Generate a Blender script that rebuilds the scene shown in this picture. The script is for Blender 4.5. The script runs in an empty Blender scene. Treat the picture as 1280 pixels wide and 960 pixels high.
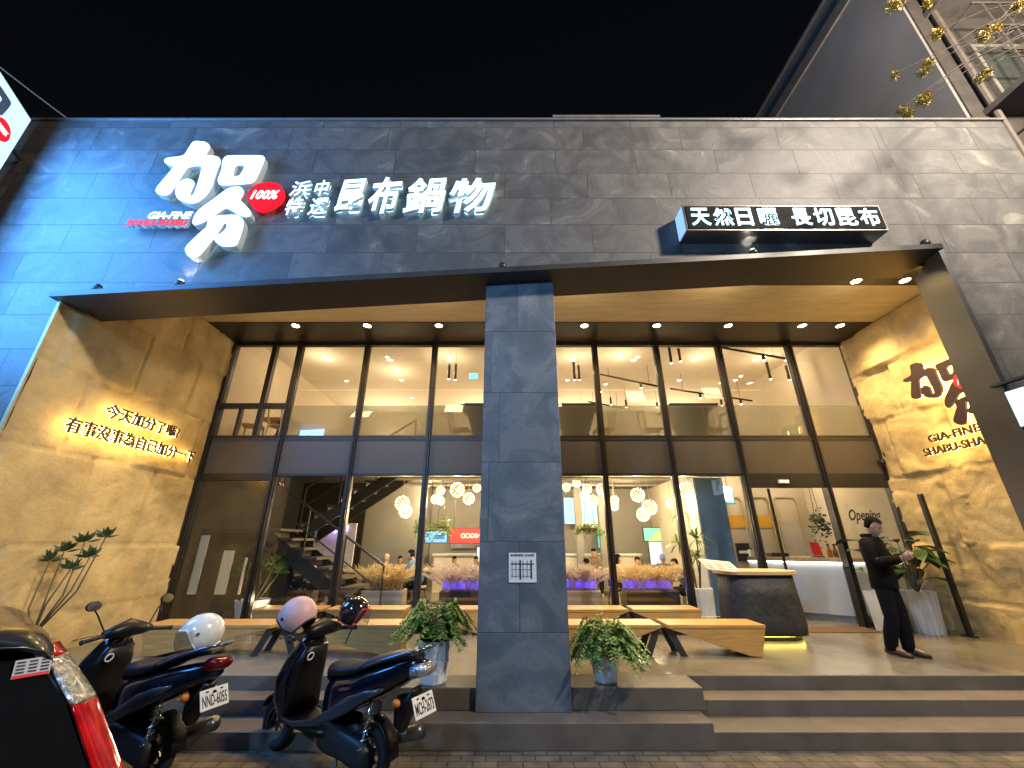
import bpy, bmesh, math, random
from mathutils import Vector, Matrix, noise
R = math.radians
random.seed(7)
sc = bpy.context.scene
COL = sc.collection

# ------------------------------------------------------------------ camera, world, moon, exposure
CAMH, F, TH, CX = 1.8, 505.0, math.atan(505.0 / 1295.0), 638.0
cd = bpy.data.cameras.new('camera')
cd.sensor_width = 36.0
cd.lens = 36.0 * F / 1280.0
cd.shift_x = 2.0 / 1280.0
cd.clip_start, cd.clip_end = 0.05, 3000
cam = bpy.data.objects.new('camera', cd)
cam.location = (0, 0, CAMH)
cam.rotation_euler = (math.pi / 2 + TH, 0, 0)
COL.objects.link(cam)
sc.camera = cam

w = bpy.data.worlds.new('World')
sc.world = w
w.use_nodes = True
nt = w.node_tree
sky = nt.nodes.new('ShaderNodeTexSky')
sky.sky_type = 'NISHITA'
sky.sun_disc = False
sky.sun_elevation = R(-2.5)
sky.sun_rotation = R(200)
bg = nt.nodes['Background']
nt.links.new(sky.outputs[0], bg.inputs[0])
bg.inputs[1].default_value = 0.05

sd = bpy.data.lights.new('moon', 'SUN')
sd.energy = 0.03
sd.angle = R(10)
sd.color = (0.75, 0.85, 1.0)
so = bpy.data.objects.new('moon', sd)
so.rotation_euler = (R(42), 0, R(-20))
COL.objects.link(so)

sc.view_settings.view_transform = 'Standard'
sc.view_settings.look = 'None'
sc.view_settings.exposure = 0.0
sc.view_settings.gamma = 1.0
sc.view_settings.use_curve_mapping = False
sc.cycles.use_denoising = True
sc.cycles.max_bounces = 7
sc.cycles.diffuse_bounces = 3
sc.cycles.glossy_bounces = 4
sc.cycles.transparent_max_bounces = 16
sc.cycles.sample_clamp_indirect = 4.0
sc.cycles.sample_clamp_direct = 0.0
sc.cycles.caustics_reflective = False
sc.cycles.caustics_refractive = False

# ------------------------------------------------------------------ measuring: photo pixel -> point of the place
def ray(px, py):
    a = (px - CX) / F; b = (480.0 - py) / F
    c, n = math.cos(TH), math.sin(TH)
    return Vector((a, c - b * n, n + b * c))
def on_y(px, py, Y):
    r = ray(px, py); return Vector((0, 0, CAMH)) + r * (Y / r.y)
def on_z(px, py, Z):
    r = ray(px, py); return Vector((0, 0, CAMH)) + r * ((Z - CAMH) / r.z)
def on_x(px, py, X):
    r = ray(px, py); return Vector((0, 0, CAMH)) + r * (X / r.x)

# ------------------------------------------------------------------ materials
MATS = {}
def pm(name, col, rough=0.5, metal=0.0, var=0.15, scale=6.0, bump=0.0, bscale=None, coat=0.0, stretch=None, alpha=None, spec=None):
    if name in MATS: return MATS[name]
    m = bpy.data.materials.new(name); m.use_nodes = True
    N, L = m.node_tree.nodes, m.node_tree.links
    b = N['Principled BSDF']
    b.inputs['Roughness'].default_value = rough
    b.inputs['Metallic'].default_value = metal
    if spec is not None: b.inputs['Specular IOR Level'].default_value = spec
    if coat: b.inputs['Coat Weight'].default_value = coat; b.inputs['Coat Roughness'].default_value = 0.08
    tc = N.new('ShaderNodeTexCoord'); vec = tc.outputs['Object']
    if stretch:
        mp = N.new('ShaderNodeMapping'); mp.inputs['Scale'].default_value = stretch
        L.new(vec, mp.inputs['Vector']); vec = mp.outputs[0]
    n = N.new('ShaderNodeTexNoise'); n.inputs['Scale'].default_value = scale
    n.inputs['Detail'].default_value = 5.0; n.inputs['Roughness'].default_value = 0.6
    L.new(vec, n.inputs['Vector'])
    mx = N.new('ShaderNodeMix'); mx.data_type = 'RGBA'
    lo = [max(0, c * (1 - var)) for c in col]; hi = [min(1, c * (1 + var)) for c in col]
    mx.inputs['A'].default_value = (*lo, 1); mx.inputs['B'].default_value = (*hi, 1)
    cr = N.new('ShaderNodeMapRange'); cr.inputs['From Min'].default_value = 0.3; cr.inputs['From Max'].default_value = 0.7
    L.new(n.outputs['Fac'], cr.inputs['Value']); L.new(cr.outputs[0], mx.inputs['Factor'])
    L.new(mx.outputs['Result'], b.inputs['Base Color'])
    rr = N.new('ShaderNodeMapRange')
    rr.inputs['To Min'].default_value = max(0.02, rough * 0.8); rr.inputs['To Max'].default_value = min(1, rough * 1.2)
    L.new(n.outputs['Fac'], rr.inputs['Value']); L.new(rr.outputs[0], b.inputs['Roughness'])
    if bump:
        n2 = N.new('ShaderNodeTexNoise'); n2.inputs['Scale'].default_value = bscale or scale * 4
        n2.inputs['Detail'].default_value = 4
        L.new(vec, n2.inputs['Vector'])
        bp = N.new('ShaderNodeBump'); bp.inputs['Strength'].default_value = min(1, bump); bp.inputs['Distance'].default_value = 0.02
        L.new(n2.outputs['Fac'], bp.inputs['Height']); L.new(bp.outputs[0], b.inputs['Normal'])
    MATS[name] = m
    return m

def em(name, col, strength, sampling='AUTO', base=None):
    if name in MATS: return MATS[name]
    m = bpy.data.materials.new(name); m.use_nodes = True
    b = m.node_tree.nodes['Principled BSDF']
    b.inputs['Base Color'].default_value = (*(base or col), 1)
    b.inputs['Roughness'].default_value = 0.4
    b.inputs['Specular IOR Level'].default_value = 0.05
    b.inputs['Emission Color'].default_value = (*col, 1)
    b.inputs['Emission Strength'].default_value = strength
    m.cycles.emission_sampling = sampling
    MATS[name] = m
    return m

def glass(name, tint=(1, 1, 1), ior=1.45, haze=0.0):
    if name in MATS: return MATS[name]
    m = bpy.data.materials.new(name); m.use_nodes = True
    N, L = m.node_tree.nodes, m.node_tree.links
    N.remove(N['Principled BSDF'])
    t = N.new('ShaderNodeBsdfTransparent'); t.inputs[0].default_value = (*tint, 1)
    g = N.new('ShaderNodeBsdfGlossy'); g.inputs['Roughness'].default_value = 0.015
    ge = N.new('ShaderNodeNewGeometry'); dt = N.new('ShaderNodeVectorMath'); dt.operation = 'DOT_PRODUCT'
    L.new(ge.outputs['Incoming'], dt.inputs[0]); L.new(ge.outputs['Normal'], dt.inputs[1])
    ab = N.new('ShaderNodeMath'); ab.operation = 'ABSOLUTE'; L.new(dt.outputs['Value'], ab.inputs[0])
    om = N.new('ShaderNodeMath'); om.operation = 'SUBTRACT'; om.inputs[0].default_value = 1.0; L.new(ab.outputs[0], om.inputs[1])
    pw = N.new('ShaderNodeMath'); pw.operation = 'POWER'; pw.inputs[1].default_value = 5.0; L.new(om.outputs[0], pw.inputs[0])
    f = N.new('ShaderNodeMath'); f.operation = 'MULTIPLY_ADD'; f.inputs[1].default_value = 0.9; f.inputs[2].default_value = 0.065; L.new(pw.outputs[0], f.inputs[0])
    mx = N.new('ShaderNodeMixShader')
    L.new(f.outputs[0], mx.inputs[0]); L.new(t.outputs[0], mx.inputs[1]); L.new(g.outputs[0], mx.inputs[2])
    out = mx
    if haze:
        tl = N.new('ShaderNodeBsdfTranslucent'); tl.inputs[0].default_value = (0.68, 0.69, 0.6, 1)
        df = N.new('ShaderNodeBsdfDiffuse'); df.inputs[0].default_value = (0.25, 0.26, 0.24, 1)
        m2 = N.new('ShaderNodeMixShader'); m2.inputs[0].default_value = 0.3
        L.new(tl.outputs[0], m2.inputs[1]); L.new(df.outputs[0], m2.inputs[2])
        m3 = N.new('ShaderNodeMixShader'); m3.inputs[0].default_value = haze
        L.new(mx.outputs[0], m3.inputs[1]); L.new(m2.outputs[0], m3.inputs[2]); out = m3
    L.new(out.outputs[0], N['Material Output'].inputs[0])
    MATS[name] = m
    return m

def slate(name, dark, pale, blotch=0.5, tile=(1.25, 0.46), rough=0.55, joint=True, jk=0.35):
    """large slate tiles with mineral swirls"""
    m = bpy.data.materials.new(name); m.use_nodes = True
    N, L = m.node_tree.nodes, m.node_tree.links
    b = N['Principled BSDF']
    tc = N.new('ShaderNodeTexCoord'); sp = N.new('ShaderNodeSeparateXYZ'); L.new(tc.outputs['Object'], sp.inputs[0])
    ad = N.new('ShaderNodeMath'); ad.operation = 'ADD'; L.new(sp.outputs[0], ad.inputs[0]); L.new(sp.outputs[1], ad.inputs[1])
    cb = N.new('ShaderNodeCombineXYZ'); L.new(ad.outputs[0], cb.inputs[0]); L.new(sp.outputs[2], cb.inputs[1])
    br = N.new('ShaderNodeTexBrick'); L.new(cb.outputs[0], br.inputs['Vector'])
    br.offset = 0.37; br.offset_frequency = 2; br.squash = 1.25; br.squash_frequency = 3
    br.inputs['Scale'].default_value = 1.0; br.inputs['Brick Width'].default_value = tile[0]; br.inputs['Row Height'].default_value = tile[1]
    br.inputs['Mortar Size'].default_value = 0.006; br.inputs['Mortar Smooth'].default_value = 0.4; br.inputs['Bias'].default_value = 0.0
    br.inputs['Color1'].default_value = (0.0, 0.0, 0.0, 1); br.inputs['Color2'].default_value = (1, 1, 1, 1); br.inputs['Mortar'].default_value = (0.4, 0.4, 0.4, 1)
    # every tile shifts the swirl pattern
    mul = N.new('ShaderNodeVectorMath'); mul.operation = 'MULTIPLY_ADD'
    L.new(br.outputs['Color'], mul.inputs[0]); mul.inputs[1].default_value = (7, 5, 3); L.new(cb.outputs[0], mul.inputs[2])
    n1 = N.new('ShaderNodeTexNoise'); n1.inputs['Scale'].default_value = 1.5; n1.inputs['Detail'].default_value = 7; n1.inputs['Roughness'].default_value = 0.55; n1.inputs['Distortion'].default_value = 1.4
    L.new(mul.outputs[0], n1.inputs['Vector'])
    cr = N.new('ShaderNodeValToRGB')
    e = cr.color_ramp.elements
    e[0].position = 0.36; e[0].color = (*dark, 1)
    e[1].position = 0.72; e[1].color = (*pale, 1)
    mid = e.new(0.5); mid.color = (*[d * 1.25 for d in dark], 1)
    q = e.new(0.55); q.color = (*[d + (p - d) * blotch for d, p in zip(dark, pale)], 1)
    q2 = e.new(0.6); q2.color = (*[d + (p - d) * blotch * 0.75 for d, p in zip(dark, pale)], 1)
    L.new(n1.outputs['Fac'], cr.inputs[0])
    n2 = N.new('ShaderNodeTexNoise'); n2.inputs['Scale'].default_value = 22; n2.inputs['Detail'].default_value = 4
    L.new(cb.outputs[0], n2.inputs['Vector'])
    tv = N.new('ShaderNodeMapRange'); L.new(br.outputs['Color'], tv.inputs['Value']); tv.inputs['To Min'].default_value = 0.88; tv.inputs['To Max'].default_value = 1.12
    fine = N.new('ShaderNodeMapRange'); L.new(n2.outputs['Fac'], fine.inputs['Value']); fine.inputs['To Min'].default_value = 0.8; fine.inputs['To Max'].default_value = 1.2
    mm = N.new('ShaderNodeMath'); mm.operation = 'MULTIPLY'; L.new(tv.outputs[0], mm.inputs[0]); L.new(fine.outputs[0], mm.inputs[1])
    vm = N.new('ShaderNodeVectorMath'); vm.operation = 'SCALE'; L.new(cr.outputs[0], vm.inputs[0]); L.new(mm.outputs[0], vm.inputs['Scale'])
    jm = N.new('ShaderNodeMix'); jm.data_type = 'RGBA'; jm.inputs['B'].default_value = (*[d * jk for d in dark], 1)
    if joint: L.new(br.outputs['Fac'], jm.inputs['Factor'])
    else: jm.inputs['Factor'].default_value = 0
    L.new(vm.outputs[0], jm.inputs['A']); L.new(jm.outputs['Result'], b.inputs['Base Color'])
    rg = N.new('ShaderNodeMapRange'); L.new(n1.outputs['Fac'], rg.inputs['Value']); rg.inputs['To Min'].default_value = rough - 0.2; rg.inputs['To Max'].default_value = rough + 0.2
    L.new(rg.outputs[0], b.inputs['Roughness'])
    h = N.new('ShaderNodeMath'); h.operation = 'MULTIPLY_ADD'; L.new(n2.outputs['Fac'], h.inputs[0]); h.inputs[1].default_value = 0.12; L.new(n1.outputs['Fac'], h.inputs[2])
    h2 = N.new('ShaderNodeMath'); h2.operation = 'SUBTRACT'; L.new(h.outputs[0], h2.inputs[0]); L.new(br.outputs['Fac'], h2.inputs[1])
    bp = N.new('ShaderNodeBump'); bp.inputs['Strength'].default_value = 0.5; bp.inputs['Distance'].default_value = 0.03
    L.new(h2.outputs[0], bp.inputs['Height']); L.new(bp.outputs[0], b.inputs['Normal'])
    MATS[name] = m
    return m

def paver(name):
    m = bpy.data.materials.new(name); m.use_nodes = True
    N, L = m.node_tree.nodes, m.node_tree.links
    b = N['Principled BSDF']
    tc = N.new('ShaderNodeTexCoord')
    br = N.new('ShaderNodeTexBrick'); L.new(tc.outputs['Object'], br.inputs['Vector'])
    br.inputs['Scale'].default_value = 1; br.inputs['Brick Width'].default_value = 0.22; br.inputs['Row Height'].default_value = 0.11
    br.inputs['Mortar Size'].default_value = 0.007; br.inputs['Mortar Smooth'].default_value = 0.5
    br.inputs['Color1'].default_value = (0.085, 0.07, 0.05, 1); br.inputs['Color2'].default_value = (0.14, 0.115, 0.085, 1); br.inputs['Mortar'].default_value = (0.05, 0.045, 0.035, 1)
    n = N.new('ShaderNodeTexNoise'); n.inputs['Scale'].default_value = 5; n.inputs['Detail'].default_value = 8; L.new(tc.outputs['Object'], n.inputs['Vector'])
    mr = N.new('ShaderNodeMapRange'); L.new(n.outputs['Fac'], mr.inputs['Value']); mr.inputs['From Min'].default_value = .3; mr.inputs['From Max'].default_value = .7; mr.inputs['To Min'].default_value = 0.5; mr.inputs['To Max'].default_value = 1.35
    vm = N.new('ShaderNodeVectorMath'); vm.operation = 'SCALE'; L.new(br.outputs['Color'], vm.inputs[0]); L.new(mr.outputs[0], vm.inputs['Scale'])
    L.new(vm.outputs[0], b.inputs['Base Color']); b.inputs['Roughness'].default_value = 0.75
    h = N.new('ShaderNodeMath'); h.operation = 'SUBTRACT'; L.new(n.outputs['Fac'], h.inputs[0]); L.new(br.outputs['Fac'], h.inputs[1])
    bp = N.new('ShaderNodeBump'); bp.inputs['Strength'].default_value = 0.8; bp.inputs['Distance'].default_value = 0.015
    L.new(h.outputs[0], bp.inputs['Height']); L.new(bp.outputs[0], b.inputs['Normal'])
    MATS[name] = m
    return m

M_WALL = slate('slate_tiles', (0.075, 0.073, 0.071), (0.205, 0.194, 0.175), 0.3, (1.3, 0.52), 0.58, True, 0.55)
M_COLUMN = slate('slate_column', (0.085, 0.105, 0.125), (0.20, 0.22, 0.24), 0.5, (0.97, 0.9), 0.5, True, 0.6)
M_PAVER = paver('brick_pavers')
M_ROCK = pm('rough_sandstone', (0.51, 0.39, 0.195), 0.8, var=0.32, scale=1.6, bump=0.45, bscale=22)
M_PLAT = pm('polished_concrete', (0.19, 0.175, 0.145), 0.24, var=0.2, scale=1.6, bump=0.05, bscale=60)
M_STEP = pm('brown_terrazzo', (0.12, 0.10, 0.08), 0.55, var=0.22, scale=3, bump=0.25, bscale=90)
M_STEEL = pm('dark_steel', (0.035, 0.033, 0.031), 0.45, 0.0, var=0.25, scale=3, bump=0.05)
M_MULL = pm('bronze_frame', (0.03, 0.027, 0.024), 0.4, 0.3, var=0.15)
M_SPAN = pm('spandrel_grey', (0.075, 0.066, 0.055), 0.45, var=0.12, scale=1.2)
M_SOFFIT = pm('wood_soffit', (0.64, 0.56, 0.38), 0.55, var=0.14, scale=3, stretch=(0.6, 6, 6))
M_CREAM = pm('cream_plaster', (0.68, 0.60, 0.47), 0.7, var=0.06, scale=2)
M_CEIL = pm('white_ceiling', (0.72, 0.66, 0.55), 0.75, var=0.04)
M_GREYW = pm('grey_plaster', (0.27, 0.255, 0.225), 0.8, var=0.1, scale=1.5)
M_DARKC = pm('dark_ceiling', (0.10, 0.088, 0.07), 0.8, var=0.25, scale=2)
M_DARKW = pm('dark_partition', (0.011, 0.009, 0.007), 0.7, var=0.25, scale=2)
M_BLACK = pm('black_satin', (0.018, 0.018, 0.018), 0.4, var=0.2)
M_CHAR = pm('charcoal_paint', (0.04, 0.038, 0.036), 0.5, var=0.2)
M_WOOD = pm('honey_wood', (0.50, 0.28, 0.085), 0.45, var=0.24, scale=4, stretch=(0.7, 9, 9), bump=0.08)
M_WOODF = pm('pale_wood', (0.52, 0.37, 0.19), 0.5, var=0.2, scale=4, stretch=(0.7, 9, 9))
M_WHITE = pm('white_paint', (0.75, 0.75, 0.73), 0.45, var=0.06)
M_POT = pm('white_ceramic', (0.76, 0.78, 0.80), 0.35, var=0.16, scale=4, bump=0.1)
M_LEAF = pm('fern_green', (0.13, 0.24, 0.045), 0.5, var=0.5, scale=9)
M_LEAFD = pm('dark_leaf', (0.03, 0.075, 0.02), 0.4, var=0.5, scale=6)
M_LEAFB = pm('bright_leaf', (0.16, 0.27, 0.05), 0.5, var=0.4, scale=9)
M_STEM = pm('plant_stem', (0.14, 0.12, 0.06), 0.7, var=0.3)
M_SOIL = pm('soil', (0.04, 0.028, 0.018), 0.95, var=0.3, scale=30)
M_BARK = pm('bark', (0.07, 0.052, 0.038), 0.9, var=0.35, scale=10, bump=0.5)
M_CHROME = pm('chrome', (0.75, 0.75, 0.76), 0.12, 1.0, var=0.05)
M_RUBBER = pm('rubber', (0.015, 0.015, 0.016), 0.75, var=0.3)
M_PAPER = pm('paper', (0.75, 0.74, 0.76), 0.7, var=0.04)
M_INK = pm('ink', (0.02, 0.02, 0.03), 0.7)
M_SKIN = pm('skin', (0.50, 0.30, 0.20), 0.55, var=0.08)
M_HAIR = pm('black_hair', (0.008, 0.0065, 0.006), 0.8, var=0.4, scale=40, bump=.6, bscale=90, spec=.1)
M_GLASS = glass('window_glass', (0.97, 0.97, 0.95))
M_FILM = glass('frosted_film', (0.92, 0.93, 0.9), 1.3, haze=0.4)
M_REDP = pm('red_acrylic', (0.6, 0.02, 0.03), 0.35)

# ------------------------------------------------------------------ mesh helpers
def wm(o):
    m = o.matrix_basis.copy()
    while o.parent: o = o.parent; m = o.matrix_basis @ m
    return m

class MB:
    def __init__(s): s.v, s.f, s.m = [], [], []
    def add(s, vs, fs, m=0):
        k = len(s.v); s.v += [Vector(v) for v in vs]
        for f in fs: s.f.append([i + k for i in f]); s.m.append(m)
        return s
    def box(s, x0, x1, y0, y1, z0, z1, m=0):
        vs = [(x0,y0,z0),(x1,y0,z0),(x1,y1,z0),(x0,y1,z0),(x0,y0,z1),(x1,y0,z1),(x1,y1,z1),(x0,y1,z1)]
        return s.add(vs, [(0,3,2,1),(4,5,6,7),(0,1,5,4),(1,2,6,5),(2,3,7,6),(3,0,4,7)], m)
    def obox(s, c, h, mat=None, m=0):
        k = len(s.v); s.box(-h[0], h[0], -h[1], h[1], -h[2], h[2], m)
        for i in range(k, len(s.v)):
            s.v[i] = (mat @ s.v[i] if mat else s.v[i]) + Vector(c)
        return s
    def prism(s, poly, d, m=0):
        n = len(poly); d = Vector(d)
        vs = [Vector(p) for p in poly] + [Vector(p) + d for p in poly]
        return s.add(vs, [list(range(n))[::-1], list(range(n, 2*n))] + [(i, (i+1) % n, n+(i+1) % n, n+i) for i in range(n)], m)
    def quad(s, a, b, c, d, m=0): return s.add([a, b, c, d], [(0,1,2,3)], m)
    def tube(s, pts, r, seg=8, m=0, cap=True):
        pts = [Vector(p) for p in pts]; n = len(pts)
        rs = r if isinstance(r, (list, tuple)) else [r] * n
        rings = []; up = None
        for i, p in enumerate(pts):
            t = (pts[min(i+1, n-1)] - pts[max(i-1, 0)])
            if t.length < 1e-9: t = Vector((0,0,1))
            t.normalize()
            if up is None: up = Vector((0,0,1)) if abs(t.z) < 0.9 else Vector((1,0,0))
            a = t.cross(up)
            if a.length < 1e-6: a = t.orthogonal()
            a.normalize(); b = a.cross(t).normalized(); up = b
            rings.append([p + (a * math.cos(2*math.pi*k/seg) + b * math.sin(2*math.pi*k/seg)) * rs[i] for k in range(seg)])
        return s.loft(rings, m, cap)
    def loft(s, rings, m=0, cap=True):
        n = len(rings[0]); vs = [p for r in rings for p in r]; fs = []
        for i in range(len(rings)-1):
            for k in range(n):
                a, b = i*n+k, i*n+(k+1) % n
                fs.append((a, b, b+n, a+n))
        if cap: fs.append(list(range(n))[::-1]); fs.append([(len(rings)-1)*n+k for k in range(n)])
        return s.add(vs, fs, m)
    def lathe(s, prof, c=(0,0,0), seg=20, m=0, mat=None, cap=True):
        rings = []
        for r, z in prof:
            ring = [Vector((r*math.cos(2*math.pi*k/seg), r*math.sin(2*math.pi*k/seg), z)) for k in range(seg)]
            rings.append([(mat @ p if mat else p) + Vector(c) for p in ring])
        return s.loft(rings, m, cap)
    def sphere(s, c, r, seg=12, rings=8, m=0, sc_=(1,1,1)):
        prof = []
        for i in range(1, rings):
            a = math.pi * i / rings; prof.append((math.sin(a), -math.cos(a)))
        k = len(s.v); s.lathe(prof, (0,0,0), seg, m)
        for i in range(k, len(s.v)):
            p = s.v[i]; s.v[i] = Vector((p.x*r*sc_[0], p.y*r*sc_[1], p.z*r*sc_[2])) + Vector(c)
        return s
    def xf(s, mat):
        s.v = [mat @ p for p in s.v]; return s
    def mesh(s, name, mats, smooth=False):
        me = bpy.data.meshes.new(name)
        me.from_pydata([tuple(p) for p in s.v], [], s.f)
        for mt in (mats if isinstance(mats, (list, tuple)) else [mats]): me.materials.append(mt)
        me.polygons.foreach_set('material_index', s.m)
        me.polygons.foreach_set('use_smooth', [smooth] * len(s.f))
        me.update(); return me
    def build(s, name, mats, parent=None, smooth=False, bevel=0.0, local=False, sub=0, tri_smooth=None):
        if parent is not None and not local:
            inv = wm(parent).inverted(); s.xf(inv)
        o = bpy.data.objects.new(name, s.mesh(name, mats, smooth)); COL.objects.link(o)
        if parent is not None: o.parent = parent
        if bevel:
            b = o.modifiers.new('edge', 'BEVEL'); b.width = bevel; b.segments = 2; b.limit_method = 'ANGLE'; b.angle_limit = R(35)
        if sub:
            q = o.modifiers.new('smooth', 'SUBSURF'); q.levels = sub; q.render_levels = sub
        return o

def rect_frame(x0, x1, y0, y1, z0, z1, wl, wr, wb, wt):
    """one connected rectangular frame"""
    m = MB(); o = [(x0,z0),(x1,z0),(x1,z1),(x0,z1)]; i = [(x0+wl,z0+wb),(x1-wr,z0+wb),(x1-wr,z1-wt),(x0+wl,z1-wt)]
    vs = [(a,y0,b) for a,b in o]+[(a,y0,b) for a,b in i]+[(a,y1,b) for a,b in o]+[(a,y1,b) for a,b in i]
    fs = []
    for k in range(4):
        n = (k+1) % 4
        fs += [(k,n,4+n,4+k), (8+n,8+k,12+k,12+n), (n,k,8+k,8+n), (4+k,4+n,12+n,12+k)]
    return m.add(vs, fs)
def tag(o, label=None, cat=None, group=None, kind=None):
    if label: o['label'] = label
    if cat: o['category'] = cat
    if group: o['group'] = group
    if kind: o['kind'] = kind
    return o
def thing(name, label, cat, loc=(0,0,0), rz=0.0, group=None):
    o = bpy.data.objects.new(name, None); o.empty_display_size = 0.1; COL.objects.link(o)
    o.location = loc; o.rotation_euler = (0, 0, rz)
    return tag(o, label, cat, group)
def dup(root, loc=None, rz=None, label=None, scale=None):
    r = root.copy(); COL.objects.link(r)
    if loc is not None: r.location = loc
    if rz is not None: r.rotation_euler = (0, 0, rz)
    if label: r['label'] = label
    if scale: r.scale = (scale, scale, scale)
    for ch in list(root.children):
        c = ch.copy(); COL.objects.link(c); c.parent = r
        for g in list(ch.children):
            d = g.copy(); COL.objects.link(d); d.parent = c
    return r
def adopt(me, name, mat, parent=None, world=True):
    """mesh already in world coordinates -> object (child of parent)"""
    ix = [p.material_index for p in me.polygons]
    me.materials.clear()
    for mt in (mat if isinstance(mat, (list, tuple)) else [mat]): me.materials.append(mt)
    n_ = len(me.materials); me.polygons.foreach_set('material_index', [min(i, n_-1) for i in ix])
    if parent is not None and world: me.transform(wm(parent).inverted())
    o = bpy.data.objects.new(name, me); COL.objects.link(o)
    if parent is not None: o.parent = parent
    return o

def frame(o, x, y):
    x = Vector(x).normalized(); y = Vector(y).normalized(); z = x.cross(y)
    m = Matrix((x, y, z)).transposed().to_4x4(); m.translation = Vector(o); return m
def fr_front(o): return frame(o, (1,0,0), (0,0,1))          # reads from the street
def fr_left(o): return frame(o, (0,1,0), (0,0,1))           # on a wall that faces right
def fr_right(o): return frame(o, (0,-1,0), (0,0,1))         # on a wall that faces left

def text_mesh(s, size, extrude=0.01, offset=0.0, shear=0.0, align='LEFT', width=None, height=None, spacing=1.0):
    c = bpy.data.curves.new('lettering', 'FONT'); c.body = s; c.size = size; c.extrude = extrude
    c.offset = offset; c.shear = shear; c.align_x = align; c.space_character = spacing; c.resolution_u = 3
    o = bpy.data.objects.new('lettering', c); COL.objects.link(o)
    dg = bpy.context.evaluated_depsgraph_get()
    me = bpy.data.meshes.new_from_object(o.evaluated_get(dg))
    bpy.data.objects.remove(o); bpy.data.curves.remove(c)
    xs = [v.co.x for v in me.vertices]; ys = [v.co.y for v in me.vertices]
    if width or height:
        x0, x1, y0, y1 = min(xs), max(xs), min(ys), max(ys)
        kx = width / (x1-x0) if width else None; ky = height / (y1-y0) if height else None
        kx = kx or ky; ky = ky or kx
        me.transform(Matrix.Diagonal((kx, ky, 1, 1)) @ Matrix.Translation((-x0, -y0, 0)))
    return me
def outline_mesh(polys, extrude, bevel=0.0, inset=0.0):
    """closed 2-D outlines (with holes) -> extruded mesh"""
    c = bpy.data.curves.new('outline', 'CURVE'); c.dimensions = '2D'; c.fill_mode = 'BOTH'; c.extrude = extrude; c.bevel_depth = bevel; c.bevel_resolution = 1; c.offset = -inset
    for poly in polys:
        sp = c.splines.new('POLY'); sp.points.add(len(poly)-1)
        for i, p in enumerate(poly): sp.points[i].co = (p[0], p[1], 0, 1)
        sp.use_cyclic_u = True
    o = bpy.data.objects.new('outline', c); COL.objects.link(o)
    dg = bpy.context.evaluated_depsgraph_get()
    me = bpy.data.meshes.new_from_object(o.evaluated_get(dg))
    bpy.data.objects.remove(o); bpy.data.curves.remove(c)
    return me
def smooth_poly(p, it=2):
    for _ in range(it):
        q = []
        for i in range(len(p)):
            a, b = p[i], p[(i+1) % len(p)]
            q.append((a[0]*.8+b[0]*.2, a[1]*.8+b[1]*.2)); q.append((a[0]*.2+b[0]*.8, a[1]*.2+b[1]*.8))
        p = q
    return p
def join(meshes):
    bm = bmesh.new()
    for me in meshes: bm.from_mesh(me)
    out = bpy.data.meshes.new('joined'); bm.to_mesh(out); bm.free(); return out
def lamp(name, kind, loc, energy, col, parent=None, size=0.1, spot=None, target=None, blend=0.6):
    l = bpy.data.lights.new(name, kind); l.energy = energy; l.color = col
    if kind in ('POINT', 'SPOT'): l.shadow_soft_size = size
    if kind == 'AREA': l.size = size
    if kind == 'SPOT': l.spot_size = R(spot or 90); l.spot_blend = blend
    o = bpy.data.objects.new(name, l); COL.objects.link(o)
    loc = Vector(loc)
    if target is not None:
        o.rotation_euler = (Vector(target) - loc).to_track_quat('-Z', 'Y').to_euler()
    if parent is not None:
        o.parent = parent; o.location = wm(parent).inverted() @ loc
    else: o.location = loc
    return o
WARM = (1.0, 0.69, 0.31); WARM2 = (1.0, 0.78, 0.50); COLD = (0.62, 0.86, 1.0)
def small(name, lb, cat, parts, loc):
    t = thing(name, lb, cat, loc)
    for nm, mb, mt in parts: mb.xf(Matrix.Translation(loc)); mb.build(nm, mt, t)
    return t

# ================================================================== THE SETTING
PL, YG, YW = 0.407, 8.18, 4.79
g = MB().box(-70, 70, -60, 90, -0.3, 0.0)
tag(g.build('pavement', M_PAVER), kind='structure')
g = MB().box(-70, 70, -14, -3.2, 0.0, 0.004)
tag(g.build('road', pm('asphalt', (0.05, 0.05, 0.052), 0.85, var=0.3, scale=20, bump=0.4)), kind='structure')

plat = MB()
plat.box(-6.2, 7.5, 5.403, 17.5, 0.0, PL)
tag(plat.build('entrance_platform', M_PLAT, bevel=0.008), kind='structure')
st = MB()
st.box(-6.2, 6.14, 4.706, 5.4, 0.0, 0.137); st.box(-6.2, 6.14, 5.085, 5.401, 0.137, 0.272); st.box(-6.2, 6.14, 5.396, 5.4025, 0.272, 0.4)
tag(st.build('front_steps', M_STEP, bevel=0.006), kind='structure')
st = MB()
st.box(-1.3, 1.905, 4.69, 5.3, 0.0, 0.214); st.box(-1.3, 1.965, 4.972, 5.41, 0.214, PL + 0.003)
tag(st.build('column_podium', M_STEP, bevel=0.008), kind='structure')

# ================================================================== THE RESTAURANT
B = thing('restaurant_building', 'two storey restaurant clad in dark slate with tall glass front', 'restaurant', (0, 6, 0))

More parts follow.
